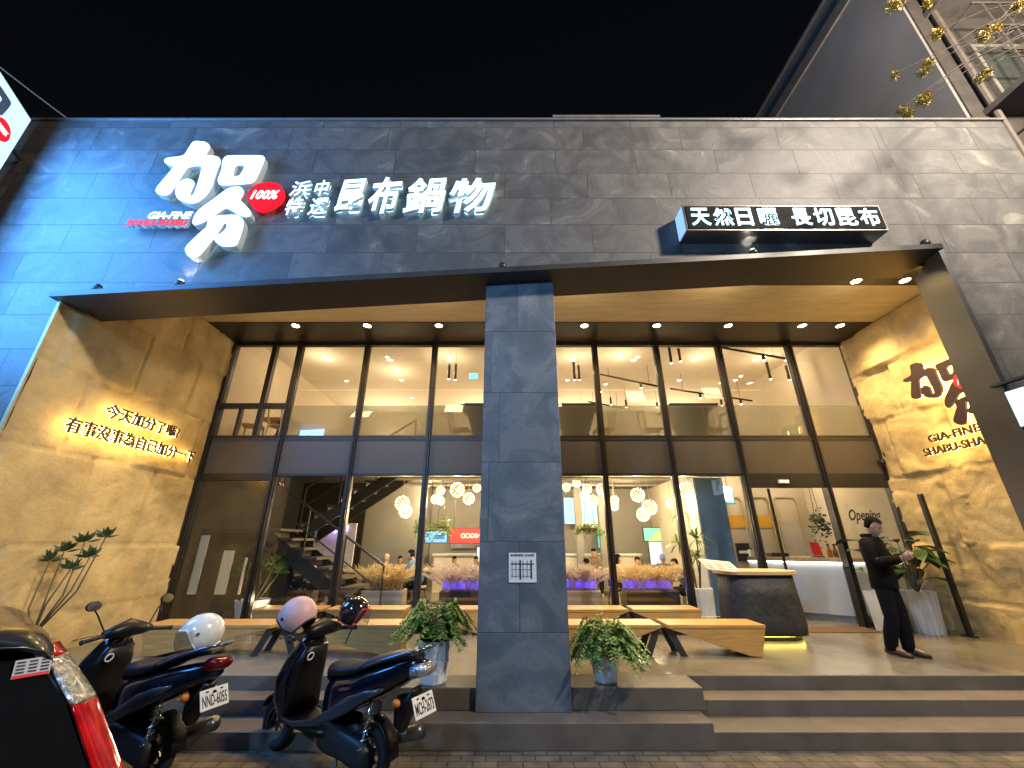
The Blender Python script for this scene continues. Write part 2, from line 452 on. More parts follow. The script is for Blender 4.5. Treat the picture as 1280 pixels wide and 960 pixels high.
wall = MB().prism([(-9.6, YW, 0), (-6.24, YW, 0), (-6.24, YW, 4.97), (6.2, YW, 5.78), (6.2, YW, 8.47), (-9.6, YW, 8.47)], (0, 0.4, 0))
wall.build('facade_wall', M_WALL, B)
wall = MB().prism([(6.203, YW, 0), (8.36, YW, 0), (8.36, YW+.4, 0), (6.43, YW+.4, 0)], (0, 0, 8.47))
wall.build('facade_wall', M_WALL, B)
side = MB().box(8.3, 8.36, YW+.4, 17.4, 0, 8.4); side.box(-9.6, -9.5, YW+.4, 17.4, 0, 8.4); side.box(-9.5, 8.3, 17.3, 17.4, 0, 8.4)
side.build('outer_wall', pm('render_wall', (0.3, 0.29, 0.28), 0.85), B)
MB().box(-9.5, 8.3, 5.19, 17.3, 8.2, 8.3).build('roof', M_CHAR, B)
cop = MB().box(-9.62, 8.40, YW-.035, YW+.43, 8.475, 8.52); cop.box(0.72, 2.55, YW-.045, YW+.44, 8.522, 8.575)
cop.build('parapet_coping', pm('coping_metal', (0.2, 0.185, 0.17), 0.4, 0.3), B, bevel=0.006)

# sloping steel canopy and its oblique post
YL0, YL1 = 4.65, 5.33
def zl(x): return 4.88 + (x + 6.24) * (5.69 - 4.88) / (6.17 + 6.24)
can = MB()
can.loft([[Vector((x, y, zl(x)+dz)) for y, dz in ((YL0, 0), (YL1, 0), (YL1, 0.085), (YL0, 0.085))] for x in (-6.24, -2.0, 2.0, 6.17)])
can.build('canopy', M_STEEL, B, bevel=0.004)
pst = MB().prism([(6.11, 4.68, 0), (6.16, 4.665, 0), (6.415, 5.31, 0), (6.36, 5.325, 0)], (0, 0, 5.68))
pst.build('canopy_post', M_STEEL, B)
bk = MB()                                            # bulkhead above the canopy back edge
bk.loft([[Vector((x, y, z)) for y, z in ((5.195, zl(x)+.09), (5.30, zl(x)+.09), (5.30, 6.1), (5.195, 6.1))] for x in (-6.2, 7.4)])
bk.build('bulkhead', M_BLACK, B)
sf = MB().box(-6.2, 7.5, 5.95, 7.21, 5.97, 6.06); sf.build('soffit', M_SOFFIT, B)
sf = MB().box(-6.2, 7.5, 5.31, 5.945, 5.965, 6.06); sf.box(-6.2, 7.5, 7.215, 8.3, 5.96, 6.06)
sf.build('soffit_edge', M_BLACK, B)
# slate column
col = MB().box(-0.35, 0.62, 4.93, 5.55, 0.214, 5.42); col.build('column', M_COLUMN, B, bevel=0.006)

# rough split-stone flank walls (really displaced)
def rock_wall(x, y0, y1, z0, z1, sgn, seed, depth):
    ny, nz = int((y1-y0)/0.035), int((z1-z0)/0.035)
    vs, fs = [], []
    joints_z = [0.9, 1.75, 2.95, 4.05, 5.1]; 
    for j in range(nz+1):
        z = z0 + (z1-z0)*j/nz
        for i in range(ny+1):
            y = y0 + (y1-y0)*i/ny
            row = sum(1 for q in joints_z if z > q)
            pan = math.floor((y + row*0.47)/1.15)
            sh = noise.noise(Vector((pan*3.1+seed, row*2.7, 0.5)))
            p = Vector((y*0.9 + sh*4, z*0.75 + pan, seed))
            d = noise.fractal(p*1.1, 0.9, 2.1, 5)*0.5
            ridge = abs(noise.noise(Vector((y*1.7+sh, z*2.6, seed+9)))) ; ledge = math.floor((d+sh*.6)*4)/4
            amt = 0.55 + 0.45*noise.noise(Vector((y*.6, z*.5, seed+3)))
            h = depth*(0.55*d*amt + 0.5*ledge*amt + 0.3*sh) - 0.02*max(0, 0.12-ridge)/0.12*amt
            for q in joints_z:
                if abs(z - q - 0.01*noise.noise(Vector((y*6, q, 0)))) < 0.022: h -= 0.014
            fy = (y + row*0.47)/1.15 - pan + 0.012*noise.noise(Vector((z*5, pan, 1)))
            if fy*1.15 < 0.045 + .02*noise.noise(Vector((z*3, pan, 7))): h -= 0.034*(.5+.5*noise.noise(Vector((z*.9, pan, 4))))+.012
            vs.append((x + sgn*h, y, z))
    for j in range(nz):
        for i in range(ny):
            a = j*(ny+1)+i; q = (a, a+1, a+ny+2, a+ny+1)
            fs.append(q if sgn > 0 else q[::-1])
    m = MB().add(vs, fs)
    k = len(m.v); 
    m.box(x-sgn*0.25, x-sgn*0.2, y0, y1, z0, z1)
    return m
rock_wall(-6.17, 4.80, 8.16, 0.0, 5.955, 1, 2.0, 0.075).build('stone_flank', M_ROCK, B, smooth=True)
rock_wall(7.44, 5.0, 8.16, PL-.1, 5.955, -1, 8.0, 0.24).build('stone_flank', M_ROCK, B, smooth=True)
MB().box(-6.235, -6.19, 4.77, 4.797, 0, 4.9).build('corner_trim', M_ROCK, B)

# ---- curtain wall: mullions, transoms, panes
MX = [-6.17, -4.70, -3.20, -1.69, -0.15, 1.885, 3.265, 4.66, 6.24, 7.50]
Z1, Z2, Z3 = 3.067, 3.785, 5.96
for i, x in enumerate(MX):
    m = MB(); wd = 0.045
    m.box(x-wd, x+wd, YG-.09, YG+.07, PL, Z3); m.box(x-.012, x+.012, YG-.125, YG-.09, PL, Z3)
    m.build('mullion', M_MULL, B)
for a, b_ in zip(MX[:-1], MX[1:]):
    x0, x1 = a+.047, b_-.047
    i = MX.index(a)
    f = rect_frame(x0, x1, YG-.05, YG+.05, Z2-.002, Z3-.002, .012, .012, .052, .058)
    wn = f.build('window', M_MULL, B)
    if i == 0:
        f = MB()
        xs = x0 + (x1-x0)*0.62
        f.box(xs-.05, xs+.05, YG-.06, YG+.05, Z2+.052, Z3-.062)
        f.box(x0, xs-.052, YG-.07, YG+.05, 4.43, 4.53); f.box(xs+.052, x1, YG-.07, YG+.05, 4.43, 4.53)
        xm = (x0+xs)/2
        f.box(xm-.03, xm+.03, YG-.05, YG+.03, Z2+.052, 4.428)
        f.build('sash', M_MULL, wn)
    pn = MB().box(x0, x1, YG-.004, YG+.004, Z2+.05, Z3-.06); pn.build('pane', M_GLASS, wn)
    if i != 0:
        fl = MB().box(x0+.002, x1-.002, YG+.008, YG+.010, Z2+.052, 4.50); fl.build('frosted_film', M_FILM, wn)
    sp_ = MB().box(x0, x1, YG-.03, YG+.03, Z1, Z2-.004); sp_.box(x0, x1, YG-.045, YG-.03, Z2-.03, Z2-.004)
    sp_.build('spandrel', M_SPAN, B)
    head = 2.79 if i >= 7 else (2.93 if i == 0 else Z1-.05)
    f = rect_frame(x0, x1, YG-.05, YG+.05, PL+.001, Z1-.003, .012, .012, .07, Z1-.003-head) if i != 7 else MB().box(x0, x1, YG-.05, YG+.05, head, Z1-.003)
    wn = f.build('window', M_MULL if i < 7 else M_BLACK, B)
    if i != 7:
        pn = MB().box(x0, x1, YG-.004, YG+.004, PL+.07, head); pn.build('pane', M_GLASS, wn)
d_ = MB().box(4.75, 5.0, YG+.06, YG+.10, PL+.01, 2.79)
# slid-open glass door leaf
dl = MB(); dl.box(4.70, 4.74, YG+.075, YG+.105, PL+.004, 2.78); dl.box(5.12, 5.16, YG+.075, YG+.105, PL+.004, 2.78); dl.box(4.74, 5.12, YG+.075, YG+.105, PL+.004, PL+.08)
do = dl.build('sliding_door', M_MULL, B); MB().box(4.74, 5.12, YG+.088, YG+.092, PL+.08, 2.78).build('pane', M_GLASS, do)

# ---- interior shell
fl = MB().box(-6.3, 7.75, YG+.08, 15.2, 3.55, Z2-.03); fl.build('upper_floor', M_WOODF, B)
cl = MB().box(-6.3, 7.75, YG+.08, 15.2, 3.46, 3.548); cl.build('ground_ceiling', M_DARKC, B)
bh = MB().box(-3.15, 4.62, YG+.12, 8.85, 3.10, 3.455); bh.build('ceiling_bulkhead', M_CREAM, B)
MB().box(-3.1, 4.58, YG+.15, YG+.25, 3.085, 3.098).build('strip_light', em('bulkhead_strip', (1.0, 0.80, 0.42), 2.2), B)
for xx in (-2.4, -.9, 1.5, 3.2): lamp('strip_glow', 'AREA', (xx, YG+.32, 3.06), 24, WARM2, B, .5, target=(xx, YG+.5, 0))
MB().box(-6.1, 7.3, 5.31, 5.33, 5.90, 5.93).build('added_soffit_strip', em('added_soffit_warm', (1.0, .7, .3), 1.5), B)  # glowing strip added to brighten the soffit, no such fitting seen
for xx in (-4.2, -1.6, 1.2, 3.6, 5.8): lamp('added_soffit_fill', 'AREA', (xx, 5.42, zl(xx)+.16), 9, (1, .72, .36), B, .5, target=(xx, 6.3, 6.2))  # unseen lamps added to lift the soffit
up = MB().box(-6.3, 7.75, YG+.08, 15.2, 6.45, 6.55); up.build('upper_ceiling', M_CEIL, B)
uw = MB().box(-6.3, 7.75, 14.9, 15.0, Z2-.02, 6.448); uw.box(-6.35, -6.302, YG+.08, 14.9, Z2-.02, 6.448); uw.box(7.62, 7.70, YG+.08, 14.9, Z2-.02, 6.448)
uw.build('upper_wall', M_CREAM, B)
hd = MB().box(-6.3, 7.75, YG+.075, YG+.12, 5.97, 6.449); hd.build('ceiling_edge', M_CREAM, B)
gw = MB().box(-2.6, 4.7, 14.0, 14.1, PL, 3.455); gw.box(-6.3, -2.61, 12.6, 12.7, PL, 3.455); gw.box(-2.7, -2.615, 12.7, 14.0, PL, 3.455)
gw.build('interior_wall', M_GREYW, B)
gw = MB().box(4.73, 7.62, 10.8, 10.9, PL, 3.455); gw.box(7.62, 7.70, YG+.08, 10.8, PL, 3.455); gw.box(4.64, 4.72, 10.8, 14.0, PL, 3.455)
gw.build('reception_wall', pm('beige_plaster', (0.50, 0.44, 0.34), .75, var=.06), B)
MB().box(4.5, 6.7, 10.77, 10.795, 2.12, 2.42).build('wall_stripe', pm('orange_paint', (0.62, 0.33, 0.03), 0.6, var=0.1), B)
for x in (5.35, 6.05, 6.75):
    pts = [(x, 10.76, 1.0), (x, 10.76, 2.75), (x+.08, 10.76, 2.85), (x+.5, 10.76, 2.85), (x+.58, 10.76, 2.75), (x+.58, 10.76, 1.0)]
    MB().tube(pts, 0.022, 6).build('wall_moulding', pm('brass_trim', (0.55, 0.42, 0.2), 0.35, 0.6), B)
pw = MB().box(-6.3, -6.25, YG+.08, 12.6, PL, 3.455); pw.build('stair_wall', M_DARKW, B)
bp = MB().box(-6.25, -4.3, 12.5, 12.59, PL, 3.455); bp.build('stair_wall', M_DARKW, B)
# pillar: blue front, white side
pil = MB().box(4.02, 4.62, 9.0, 9.5, PL, 3.1); po = pil.build('pillar', pm('blue_paint', (0.09, 0.18, 0.32), 0.6, var=0.12), B)
MB().box(3.985, 4.018, 8.99, 9.5, PL, 3.1).build('pillar_cladding', pm('pillar_white', (.4,.4,.4), .6), po)

# ---- the stair behind the left windows
S = thing('staircase', 'dark steel staircase with pale treads behind the left windows', 'staircase', (-4, 9.6, PL))
def flight(xa, za, xb, zb, y0, y1, n, railside):
    for k in range(n):
        t = (k+.5)/n; x = xa+(xb-xa)*t; z = za+(zb-za)*(k+1)/n
        dx = abs(xb-xa)/n
        m = MB().box(x-dx*.5-.015, x+dx*.5+.015, y0+.05, y1, z-.05, z); m.box(x-dx*.5, x-dx*.5+.02, y0+.05, y1, z-.05-(zb-za)/n+.05, z-.05)
        m.build('tread', pm('stair_tread', (0.11, 0.095, 0.072), 0.6, var=0.12), S)
    m = MB()
    for y in (y0, y1):
        m.prism([(xa, y, za-.28), (xa, y, za+.02), (xb, y, zb+.02), (xb, y, zb-.28)], (0, .045, 0))
    m.build('stringer', M_BLACK, S)
    m = MB()
    m.tube([(xa, y0, za+.95), (xb, y0, zb+.95)], .025, 6); m.tube([(xa, y0, za+.5), (xb, y0, zb+.5)], .015, 6)
    for t in (0, .33, .66, 1):
        x = xa+(xb-xa)*t; z = za+(zb-za)*t; m.tube([(x, y0, z), (x, y0, z+.95)], .02, 6)
    m.build('handrail', M_CHAR, S)
flight(-2.5, PL, -5.0, 2.05, 8.75, 9.75, 9, 0)
flight(-4.9, 2.05, -2.4, 3.75, 9.95, 10.9, 9, 0)
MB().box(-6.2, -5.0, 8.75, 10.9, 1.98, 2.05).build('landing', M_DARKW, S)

# ---- neighbour on the right
NB = thing('neighbour_building', 'tall grey apartment block rising behind the right end of the roof', 'apartment block', (12, 12, 0))
m = MB().box(8.5, 20, 5.2, 30, 0, 14.4); m.build('wall', pm('grey_render', (0.19, 0.175, 0.16), 0.9, var=0.16, scale=0.6), NB)
m = MB().box(8.56, 20, 5.17, 5.198, 0, 14.4); m.build('shaded_front_sheet', pm('front_shade_brown', (0.05, 0.042, 0.036), .6, var=.3, scale=3), NB)  # dark sheet standing in for the shade on this front
m = MB().box(8.44, 20.06, 5.14, 30.06, 14.4, 14.75); m.build('cornice', pm('brown_fascia', (0.12, 0.10, 0.085), 0.8), NB)
m = MB().box(8.5, 20, 5.2, 30, 14.75, 15.35)
m.build('parapet', pm('parapet_render', (0.11, 0.10, 0.09), 0.9, var=0.3, scale=2), NB)
m = MB().box(8.40, 20.1, 5.1, 30.1, 15.35, 15.42); m.build('roof_edge', M_CHAR, NB)
for zz in (6.6, 9.6, 12.6):
    f = MB().box(9.3, 12.6, 5.12, 5.169, zz, zz+.08); f.box(9.3, 12.6, 5.12, 5.19, zz+1.5, zz+1.58); f.box(9.3, 9.38, 5.12, 5.19, zz+.081, zz+1.499); f.box(12.52, 12.6, 5.12, 5.19, zz+.081, zz+1.499); f.box(10.9, 10.98, 5.12, 5.19, zz+.081, zz+1.499)
    wn = f.build('window', pm('window_frame_paint', (.16,.145,.12), .6), NB)
    MB().box(9.38, 12.52, 5.15, 5.17, zz+.08, zz+1.5).build('pane', pm('dark_pane', (0.05, 0.055, 0.05), 0.1), wn)
    gr = MB()
    for k in range(12): gr.tube([(9.1+k*.33, 4.6, zz-.3), (9.1+k*.33, 4.6, zz+1.9)], .018, 5)
    for q in (-.3, .5, 1.2, 1.9): gr.tube([(8.9, 4.6, zz+q), (12.9, 4.6, zz+q)], .022, 5)
    for q in (-.3, 1.9): gr.tube([(8.95, 4.6, zz+q), (8.95, 5.2, zz+q)], .022, 5)
    gr.build('window_grille', pm('old_iron', (0.08, 0.065, 0.05), 0.7, 0.3), NB)
    MB().box(8.8, 13, 4.5, 5.19, zz-.45, zz-.32).build('balcony', pm('balcony_concrete', (0.07, 0.06, 0.05), 0.9, var=0.25), NB)
ac = MB().box(9.5, 10.3, 4.65, 5.0, 8.3, 8.9)
u = ac.build('air_conditioner', pm('ac_beige', (.3,.28,.24), .6), None, bevel=.02); tag(u, 'beige air conditioner unit on the grey apartment block balcony', 'air conditioner')
MB().tube([(8.9, 5.08, 0.2), (8.9, 5.08, 14.3)], 0.055, 8).build('downpipe', pm('pipe_brown', (0.10, 0.08, 0.065), 0.6), NB)
# roof-top wire
wr = MB(); pts = []
for k in range(13):
    t = k/12; p = Vector((-9.4, 3.6, 9.75)).lerp(Vector((-7.2, 6.6, 8.75)), t); p.z -= 0.25*math.sin(math.pi*t)*.4; pts.append(p)
wr.tube(pts, 0.012, 5)
tag(wr.build('overhead_cable', pm('cable_grey', (0.25, 0.26, 0.28), 0.6)), 'thin overhead cable running above the left roof corner', 'cable')

# ================================================================== SIGNS AND LIGHTS ON THE FACADE
SFX = []
E_FACE = em('sign_white_face', (0.62, 0.90, 1.0), 1.7)
E_SIDE = em('sign_acrylic_side', (0.72, 0.86, 0.92), 0.14, base=(0.34, 0.38, 0.40))
E_BLOOM = em('sign_bloom_glow', (0.40, 0.78, 1.0), 4.5)  # added glow for bloom round the letters, not a real backlight
E_RED = em('sign_red_face', (1.0, 0.012, 0.025), 1.15, base=(0.2, 0.005, 0.01))
E_REDT = em('sign_white_on_red', (1.0, 0.92, 0.9), 2.0)

def two_tone(me):
    """front faces -> slot 0, returns -> slot 1"""
    for p in me.polygons: p.material_index = 0 if p.normal.z > 0.9 else 1
    return me
ZS = 270.0 / 1280.0
LI = [(515,78),(530,68),(590,72),(612,90),(618,112),(588,152),(640,155),(672,165),(683,190),(666,225),(640,300),(632,335),(600,388),(545,432),(500,438),(430,412),(412,360),(440,308),(480,292),(515,300),(526,322),(497,380),(503,398),(520,390),(542,345),(570,245),(575,216),(545,211),(490,222),(470,245),(385,375),(358,390),(310,380),(297,360),(310,335),(400,230),(408,212),(380,208),(352,192),(350,178),(365,168),(440,160),(470,150),(498,105)]
KOU = [(700,178),(712,160),(730,154),(930,153),(943,165),(936,200),(890,300),(868,318),(700,330),(675,320),(668,295),(692,235),(696,200)]
KOUH = [(768,210),(835,208),(802,274),(752,282)]
BA = [(740,345),(790,338),(812,352),(820,382),(792,418),(830,452),(862,490),(860,512),(835,518),(790,505),(745,472),(710,463),(620,527),(555,560),(526,566),(517,545),(530,510),(560,470),(660,400),(705,365)]
DAO = [(612,535),(640,518),(690,510),(780,507),(812,530),(818,565),(800,625),(778,688),(735,693),(690,690),(652,662),(645,635),(690,618),(720,585),(724,562),(708,548),(690,570),(672,600),(640,645),(565,738),(545,756),(515,760),(488,745),(472,712),(482,688),(570,605),(602,580)]
LX, LZ = -4.75, 6.7
def logo2d(poly):
    out = []
    for x, y in poly:
        p = on_y(130 + x*ZS, 160 + y*ZS, 4.62); out.append((p.x-LX, p.z-LZ))
    return out
G_LI, G_KOU, G_KOUH, G_BA, G_DAO = (smooth_poly(logo2d(p), 2) for p in (LI, KOU, KOUH, BA, DAO))

logo = thing('logo_sign', 'large glowing white brush logo at the upper left of the slate facade', 'sign', (LX, YW, LZ))
me = outline_mesh([G_LI], 0.042, 0.012); two_tone(me); k = join([me, two_tone(outline_mesh([G_KOU, G_KOUH], 0.042, 0.012))]); two_tone(k)
k.transform(fr_front((LX, 4.70, LZ))); adopt(k, 'character', [E_FACE, E_SIDE], logo)
for polys in ([G_LI], [G_KOU, G_KOUH], [G_BA], [G_DAO]):
    k = outline_mesh(polys, .002, 0, .03); k.transform(fr_front((LX, 4.760, LZ))); adopt(k, 'back_glow', E_BLOOM, logo)
k = join([outline_mesh([G_BA], 0.042, 0.012), outline_mesh([G_DAO], 0.0418, 0.012)]); two_tone(k)
k.transform(fr_front((LX, 4.699, LZ))); adopt(k, 'character', [E_FACE, E_SIDE], logo)
c = on_y(331, 243, 4.62); q = on_y(353, 243, 4.62); t_ = on_y(331, 226, 4.62)
rx, rz = q.x-c.x, t_.z-c.z
ell = [(rx*math.cos(a)*(1+.05*math.cos(2*a+1)), rz*math.sin(a)*(1+.06*math.sin(3*a))) for a in [2*math.pi*i/40 for i in range(40)]]
k = two_tone(outline_mesh([ell], 0.03)); k.transform(fr_front((c.x, 4.66, c.z))); bd = adopt(k, 'badge', [E_RED, E_RED], logo)
k = text_mesh('100%', .3, .004, .004, .25, width=rx*1.55, height=rz*.62); k.transform(fr_front((c.x-rx*.78, 4.626, c.z-rz*.3))); adopt(k, 'lettering', E_REDT, bd)
a_, b_ = on_y(181, 271, 4.62), on_y(239.5, 262, 4.62)
k = two_tone(text_mesh('GIA-FINE', .3, .022, .012, .25, width=b_.x-a_.x, height=b_.z-a_.z)); k.transform(fr_front((a_.x, 4.68, a_.z))); adopt(k, 'lettering', [E_FACE, E_SIDE], logo)
a_, b_ = on_y(153, 279.5, 4.62), on_y(234, 271.5, 4.62)
k = two_tone(text_mesh('SHABU-SHABU', .3, .03, .012, .25, width=b_.x-a_.x, height=b_.z-a_.z)); k.transform(fr_front((a_.x, 4.69, a_.z))); adopt(k, 'lettering', [E_RED, E_SIDE], logo)

bl = thing('lettering_sign', 'row of glowing white brush characters beside the red oval badge', 'sign', (-1.6, YW, 6.7))
def char_px(ch, x0, y0, x1, y1, off, ext, shear, parent, rot=0, sub='character'):
    a, b = on_y(x0, y1, 4.64), on_y(x1, y0, 4.64)
    me = text_mesh(ch, 1.0, 0.04, off, shear); 
    xs = [v.co.x for v in me.vertices]; ys = [v.co.y for v in me.vertices]
    me.transform(Matrix.Translation((-(min(xs)+max(xs))/2, -(min(ys)+max(ys))/2, 0)))
    me.transform(Matrix.Rotation(rot, 4, 'Z'))
    xs = [v.co.x for v in me.vertices]; ys = [v.co.y for v in me.vertices]
    me.transform(Matrix.Diagonal(((b.x-a.x)/(max(xs)-min(xs)), (b.z-a.z)/(max(ys)-min(ys)), ext/0.04, 1)))
    two_tone(me); me.transform(fr_front(((a.x+b.x)/2, 4.725, (a.z+b.z)/2)))
    adopt(me, sub, [E_FACE, E_SIDE], parent)
    lm = text_mesh(ch, 1.0, 0.002, off-.012, shear); lm.transform(Matrix.Translation((-(min(xs)+max(xs))/2, -(min(ys)+max(ys))/2, 0)))
    xs = [v.co.x for v in lm.vertices]; ys = [v.co.y for v in lm.vertices]
    lm.transform(Matrix.Diagonal((.97*(b.x-a.x)/(max(xs)-min(xs)), (.97*(b.z-a.z))/(max(ys)-min(ys)), 1, 1)) @ Matrix.Translation((-(min(xs)+max(xs))/2, -(min(ys)+max(ys))/2, 0)))
    lm.transform(fr_front(((a.x+b.x)/2, 4.760, (a.z+b.z)/2))); adopt(lm, 'back_glow', E_BLOOM, parent)
for ch, *bx in (('昆',415,219,457,260),('布',456,217,503,263),('鍋',502,218,558,262),('物',559,218,620,262)):
    char_px(ch, *bx, 0.022, 0.028, 0.22, bl, R(4))
for ch, *bx in (('浜',358,222,387,241),('中',389,221,411,241),('特',352,243,378,265),('選',381,243,409,265)):
    char_px(ch, *bx, 0.014, 0.028, 0.2, bl, R(4))

# box sign on the right
a_, b_ = on_y(859, 288, 4.52), on_y(1098, 256.5, 4.52)
bs = thing('box_sign', 'long dark box sign with glowing white characters on the right of the facade', 'sign', ((a_.x+b_.x)/2, YW, a_.z))
MB().box(a_.x, b_.x, 4.52, YW-.003, a_.z, b_.z).build('case', pm('brushed_case', (0.30, 0.29, 0.27), 0.3, 0.9, var=0.1), bs, bevel=.006)
MB().box(a_.x+.03, b_.x-.03, 4.508, 4.522, a_.z+.03, b_.z-.03).build('face_panel', pm('sign_matte_black', (.008,.008,.009), .7, spec=.08), bs)
MB().box(a_.x-.012, a_.x-.002, 4.54, YW-.02, a_.z+.02, b_.z-.02).build('side_light', em('case_side_glow', (0.5, 0.75, 1.0), 0.55), bs)
hh = b_.z - a_.z; x = a_.x + .06; cw = (b_.x-a_.x-.12)/8.45
for ch in '天然日曬 長切昆布':
    if ch == ' ': x += cw*.45; continue
    me = text_mesh(ch, 1.0, .006, .014, 0); xs = [v.co.x for v in me.vertices]; ys = [v.co.y for v in me.vertices]
    me.transform(Matrix.Translation((-min(xs), -min(ys), 0))); 
    me.transform(Matrix.Diagonal((cw*.84/(max(xs)-min(xs)) if ch != '日' else cw*.7/(max(xs)-min(xs)), hh*.68/(max(ys)-min(ys)), 1, 1)))
    me.transform(fr_front((x+cw*.07, 4.503, a_.z+hh*.16))); adopt(me, 'character', E_FACE, bs)
    x += cw

# projecting light box at the far left
pA = on_y(40, 150, 4.45); dv = Vector((.43, -.90, 0)).normalized(); nv = Vector((dv.y, -dv.x, 0)) * -1
ls = thing('projecting_light_box', 'tall blue white light box projecting from the left end of the facade', 'sign', (pA.x, pA.y, 4.3))
W_, H0, H1 = 2.3, 4.0, pA.z
base = [pA + dv*s for s in (0, W_)]
cs = MB()
def vz(p, z, n=0): q = p + nv*n; return Vector((q.x, q.y, z))
pr = [vz(base[0], H0, -.01), vz(base[1], H0, -.01), vz(base[1], H0, -.28), vz(base[0], H0, -.28)]
cs.prism(pr, (0, 0, H1-H0)); cs.build('case', pm('case_white', (0.6, 0.62, 0.64), 0.4), ls)
fc = MB().quad(vz(base[1]-dv*.015, H0+.02, .0), vz(base[0]+dv*.015, H0+.02, .0), vz(base[0]+dv*.015, H1-.02, .0), vz(base[1]-dv*.015, H1-.02, .0))
fc.build('lit_face', em('light_box_face', (0.52, 0.80, 1.0), 1.0), ls)
br = MB(); 
for z in (H0+.4, H1-.5): br.tube([vz(base[0], z, -.14), vz(base[0]-dv*.4, z, -.14)], .03, 6)
br.build('bracket', M_CHAR, ls)
pc = pA + dv*W_/2 + nv*.03; sg = lamp('face_glow', 'AREA', (pc.x, pc.y, (H0+H1)/2), 600, (0.045, 0.32, 1.0), ls, W_-.1, target=(pc.x+nv.x, pc.y+nv.y, (H0+H1)/2))
sg.data.shape = 'RECTANGLE'; sg.data.size_y = H1-H0-.1
fr_s = frame(pA + nv*.004, -dv, (0, 0, 1))
for poly in ([G_LI], [G_KOU, G_KOUH], [G_BA], [G_DAO]):
    k = outline_mesh(poly, 0.002); k.transform(Matrix.Translation((-.89, -.60, 0)) @ Matrix.Scale(.55, 4)); k.transform(fr_s); k.name = 'character'
    adopt(k, 'character', pm('sign_grey_ink', (0.10, 0.13, 0.18), 0.5), ls)
k = outline_mesh([[(p[0]*.6, p[1]*.6) for p in ell]], 0.002); k.transform(Matrix.Translation((-.32, -.61, .003))); k.transform(fr_s); ov = adopt(k, 'badge', E_RED, ls)
k = text_mesh('100%', .3, .001, .02, .25, width=rx*.8, height=rz*.32); k.transform(Matrix.Translation((-.32-rx*.4, -.61-rz*.15, .007))); k.transform(fr_s); adopt(k, 'lettering', E_REDT, ov)

# small light box projecting right of the canopy post
p0 = on_y(1254, 490, 4.66); rs = thing('small_light_box', 'small white light box projecting from the stone wall at the right edge', 'sign', (p0.x+.05, 4.7, 3.08))
MB().box(p0.x+.006, p0.x+.12, 3.95, 4.66, 3.06, p0.z).build('case', M_CHAR, rs)
MB().box(p0.x, p0.x+.005, 3.96, 4.65, 3.07, p0.z-.01).build('lit_face', em('small_box_face', (0.66, 0.90, 1.0), 1.25), rs)
MB().box(p0.x+.02, p0.x+.1, 4.0, 4.785, p0.z+.10, p0.z+.13).build('bracket', M_CHAR, rs)
frs = frame((p0.x-.002, 4.33, 3.34), (0,-1,0), (0,0,1))
for poly in ([G_LI], [G_KOU, G_KOUH], [G_BA], [G_DAO]):
    k = outline_mesh(poly, 0.002); k.transform(Matrix.Scale(.16, 4)); k.transform(frs); adopt(k, 'character', pm('sign_violet_ink', (0.10, 0.07, 0.16), 0.5), rs)

# halo-lit lettering on the left flank
E_HALO = em('halo_led', (1.0, 0.66, 0.22), 24.0)
M_LET = pm('brown_letter', (0.05, 0.022, 0.014), 0.5)
def halo_line(parent, s, fr_, y_or, width, height, zoff_letter, off=.004, name='lettering'):
    k = text_mesh(s, .3, .012, off, 0, width=width, height=height)
    led = text_mesh(s, .3, .004, off-.006, 0, width=width*.995, height=height*.96)
    k.transform(fr_); o = adopt(k, name, M_LET, parent)
    f2 = fr_ @ Matrix.Translation((0, 0, -0.018)); led.transform(f2); adopt(led, 'back_glow', E_HALO, o)
hs = thing('halo_lettering', 'two lines of backlit brown characters on the left stone wall', 'sign', (-6.05, 6.5, 3.4))
halo_line(hs, '今天加分了嗎?', fr_left((-6.035, 5.76, 3.53)), 0, 1.42, 0.215, 0)
halo_line(hs, '有事沒事為自己加分一下', fr_left((-6.035, 5.31, 3.19)), 0, 2.38, 0.215, 0)
rl = thing('halo_logo', 'backlit dark brush logo on the rough stone wall at the right', 'sign', (7.3, 6.5, 3.6))
M_LET2 = pm('maroon_letter', (0.035, 0.012, 0.014), 0.5)
frr = fr_right((7.235, 6.44, 4.17)) @ Matrix.Diagonal((.66, .54, 1, 1))
for poly in ([G_LI], [G_KOU, G_KOUH], [G_BA], [G_DAO]):
    k = outline_mesh(poly, 0.02); k.transform(frr); o = adopt(k, 'character', M_LET2, rl)
    k = outline_mesh(poly, 0.004); k.transform(frr @ Matrix.Translation((0, 0, -.03)) @ Matrix.Diagonal((.985, .985, 1, 1))); adopt(k, 'back_glow', E_HALO, o)
k = outline_mesh([ell], .012); k.transform(fr_right((7.225, 5.93, 4.19)) @ Matrix.Diagonal((.72, .6, 1, 1))); o = adopt(k, 'badge', M_REDP, rl)
k = text_mesh('100%', .3, .002, .01, .2, width=rx*1.1, height=rz*.36); k.transform(fr_right((7.209, 5.93+rx*.55, 4.19-rz*.18))); adopt(k, 'lettering', M_PAPER, o)
halo_line(rl, 'GIA-FINE', fr_right((7.235, 6.86, 3.38)), 0, .82, .13, 0, .006)
halo_line(rl, 'SHABU-SHABU', fr_right((7.235, 7.02, 3.18)), 0, 1.2, .13, 0, .006)

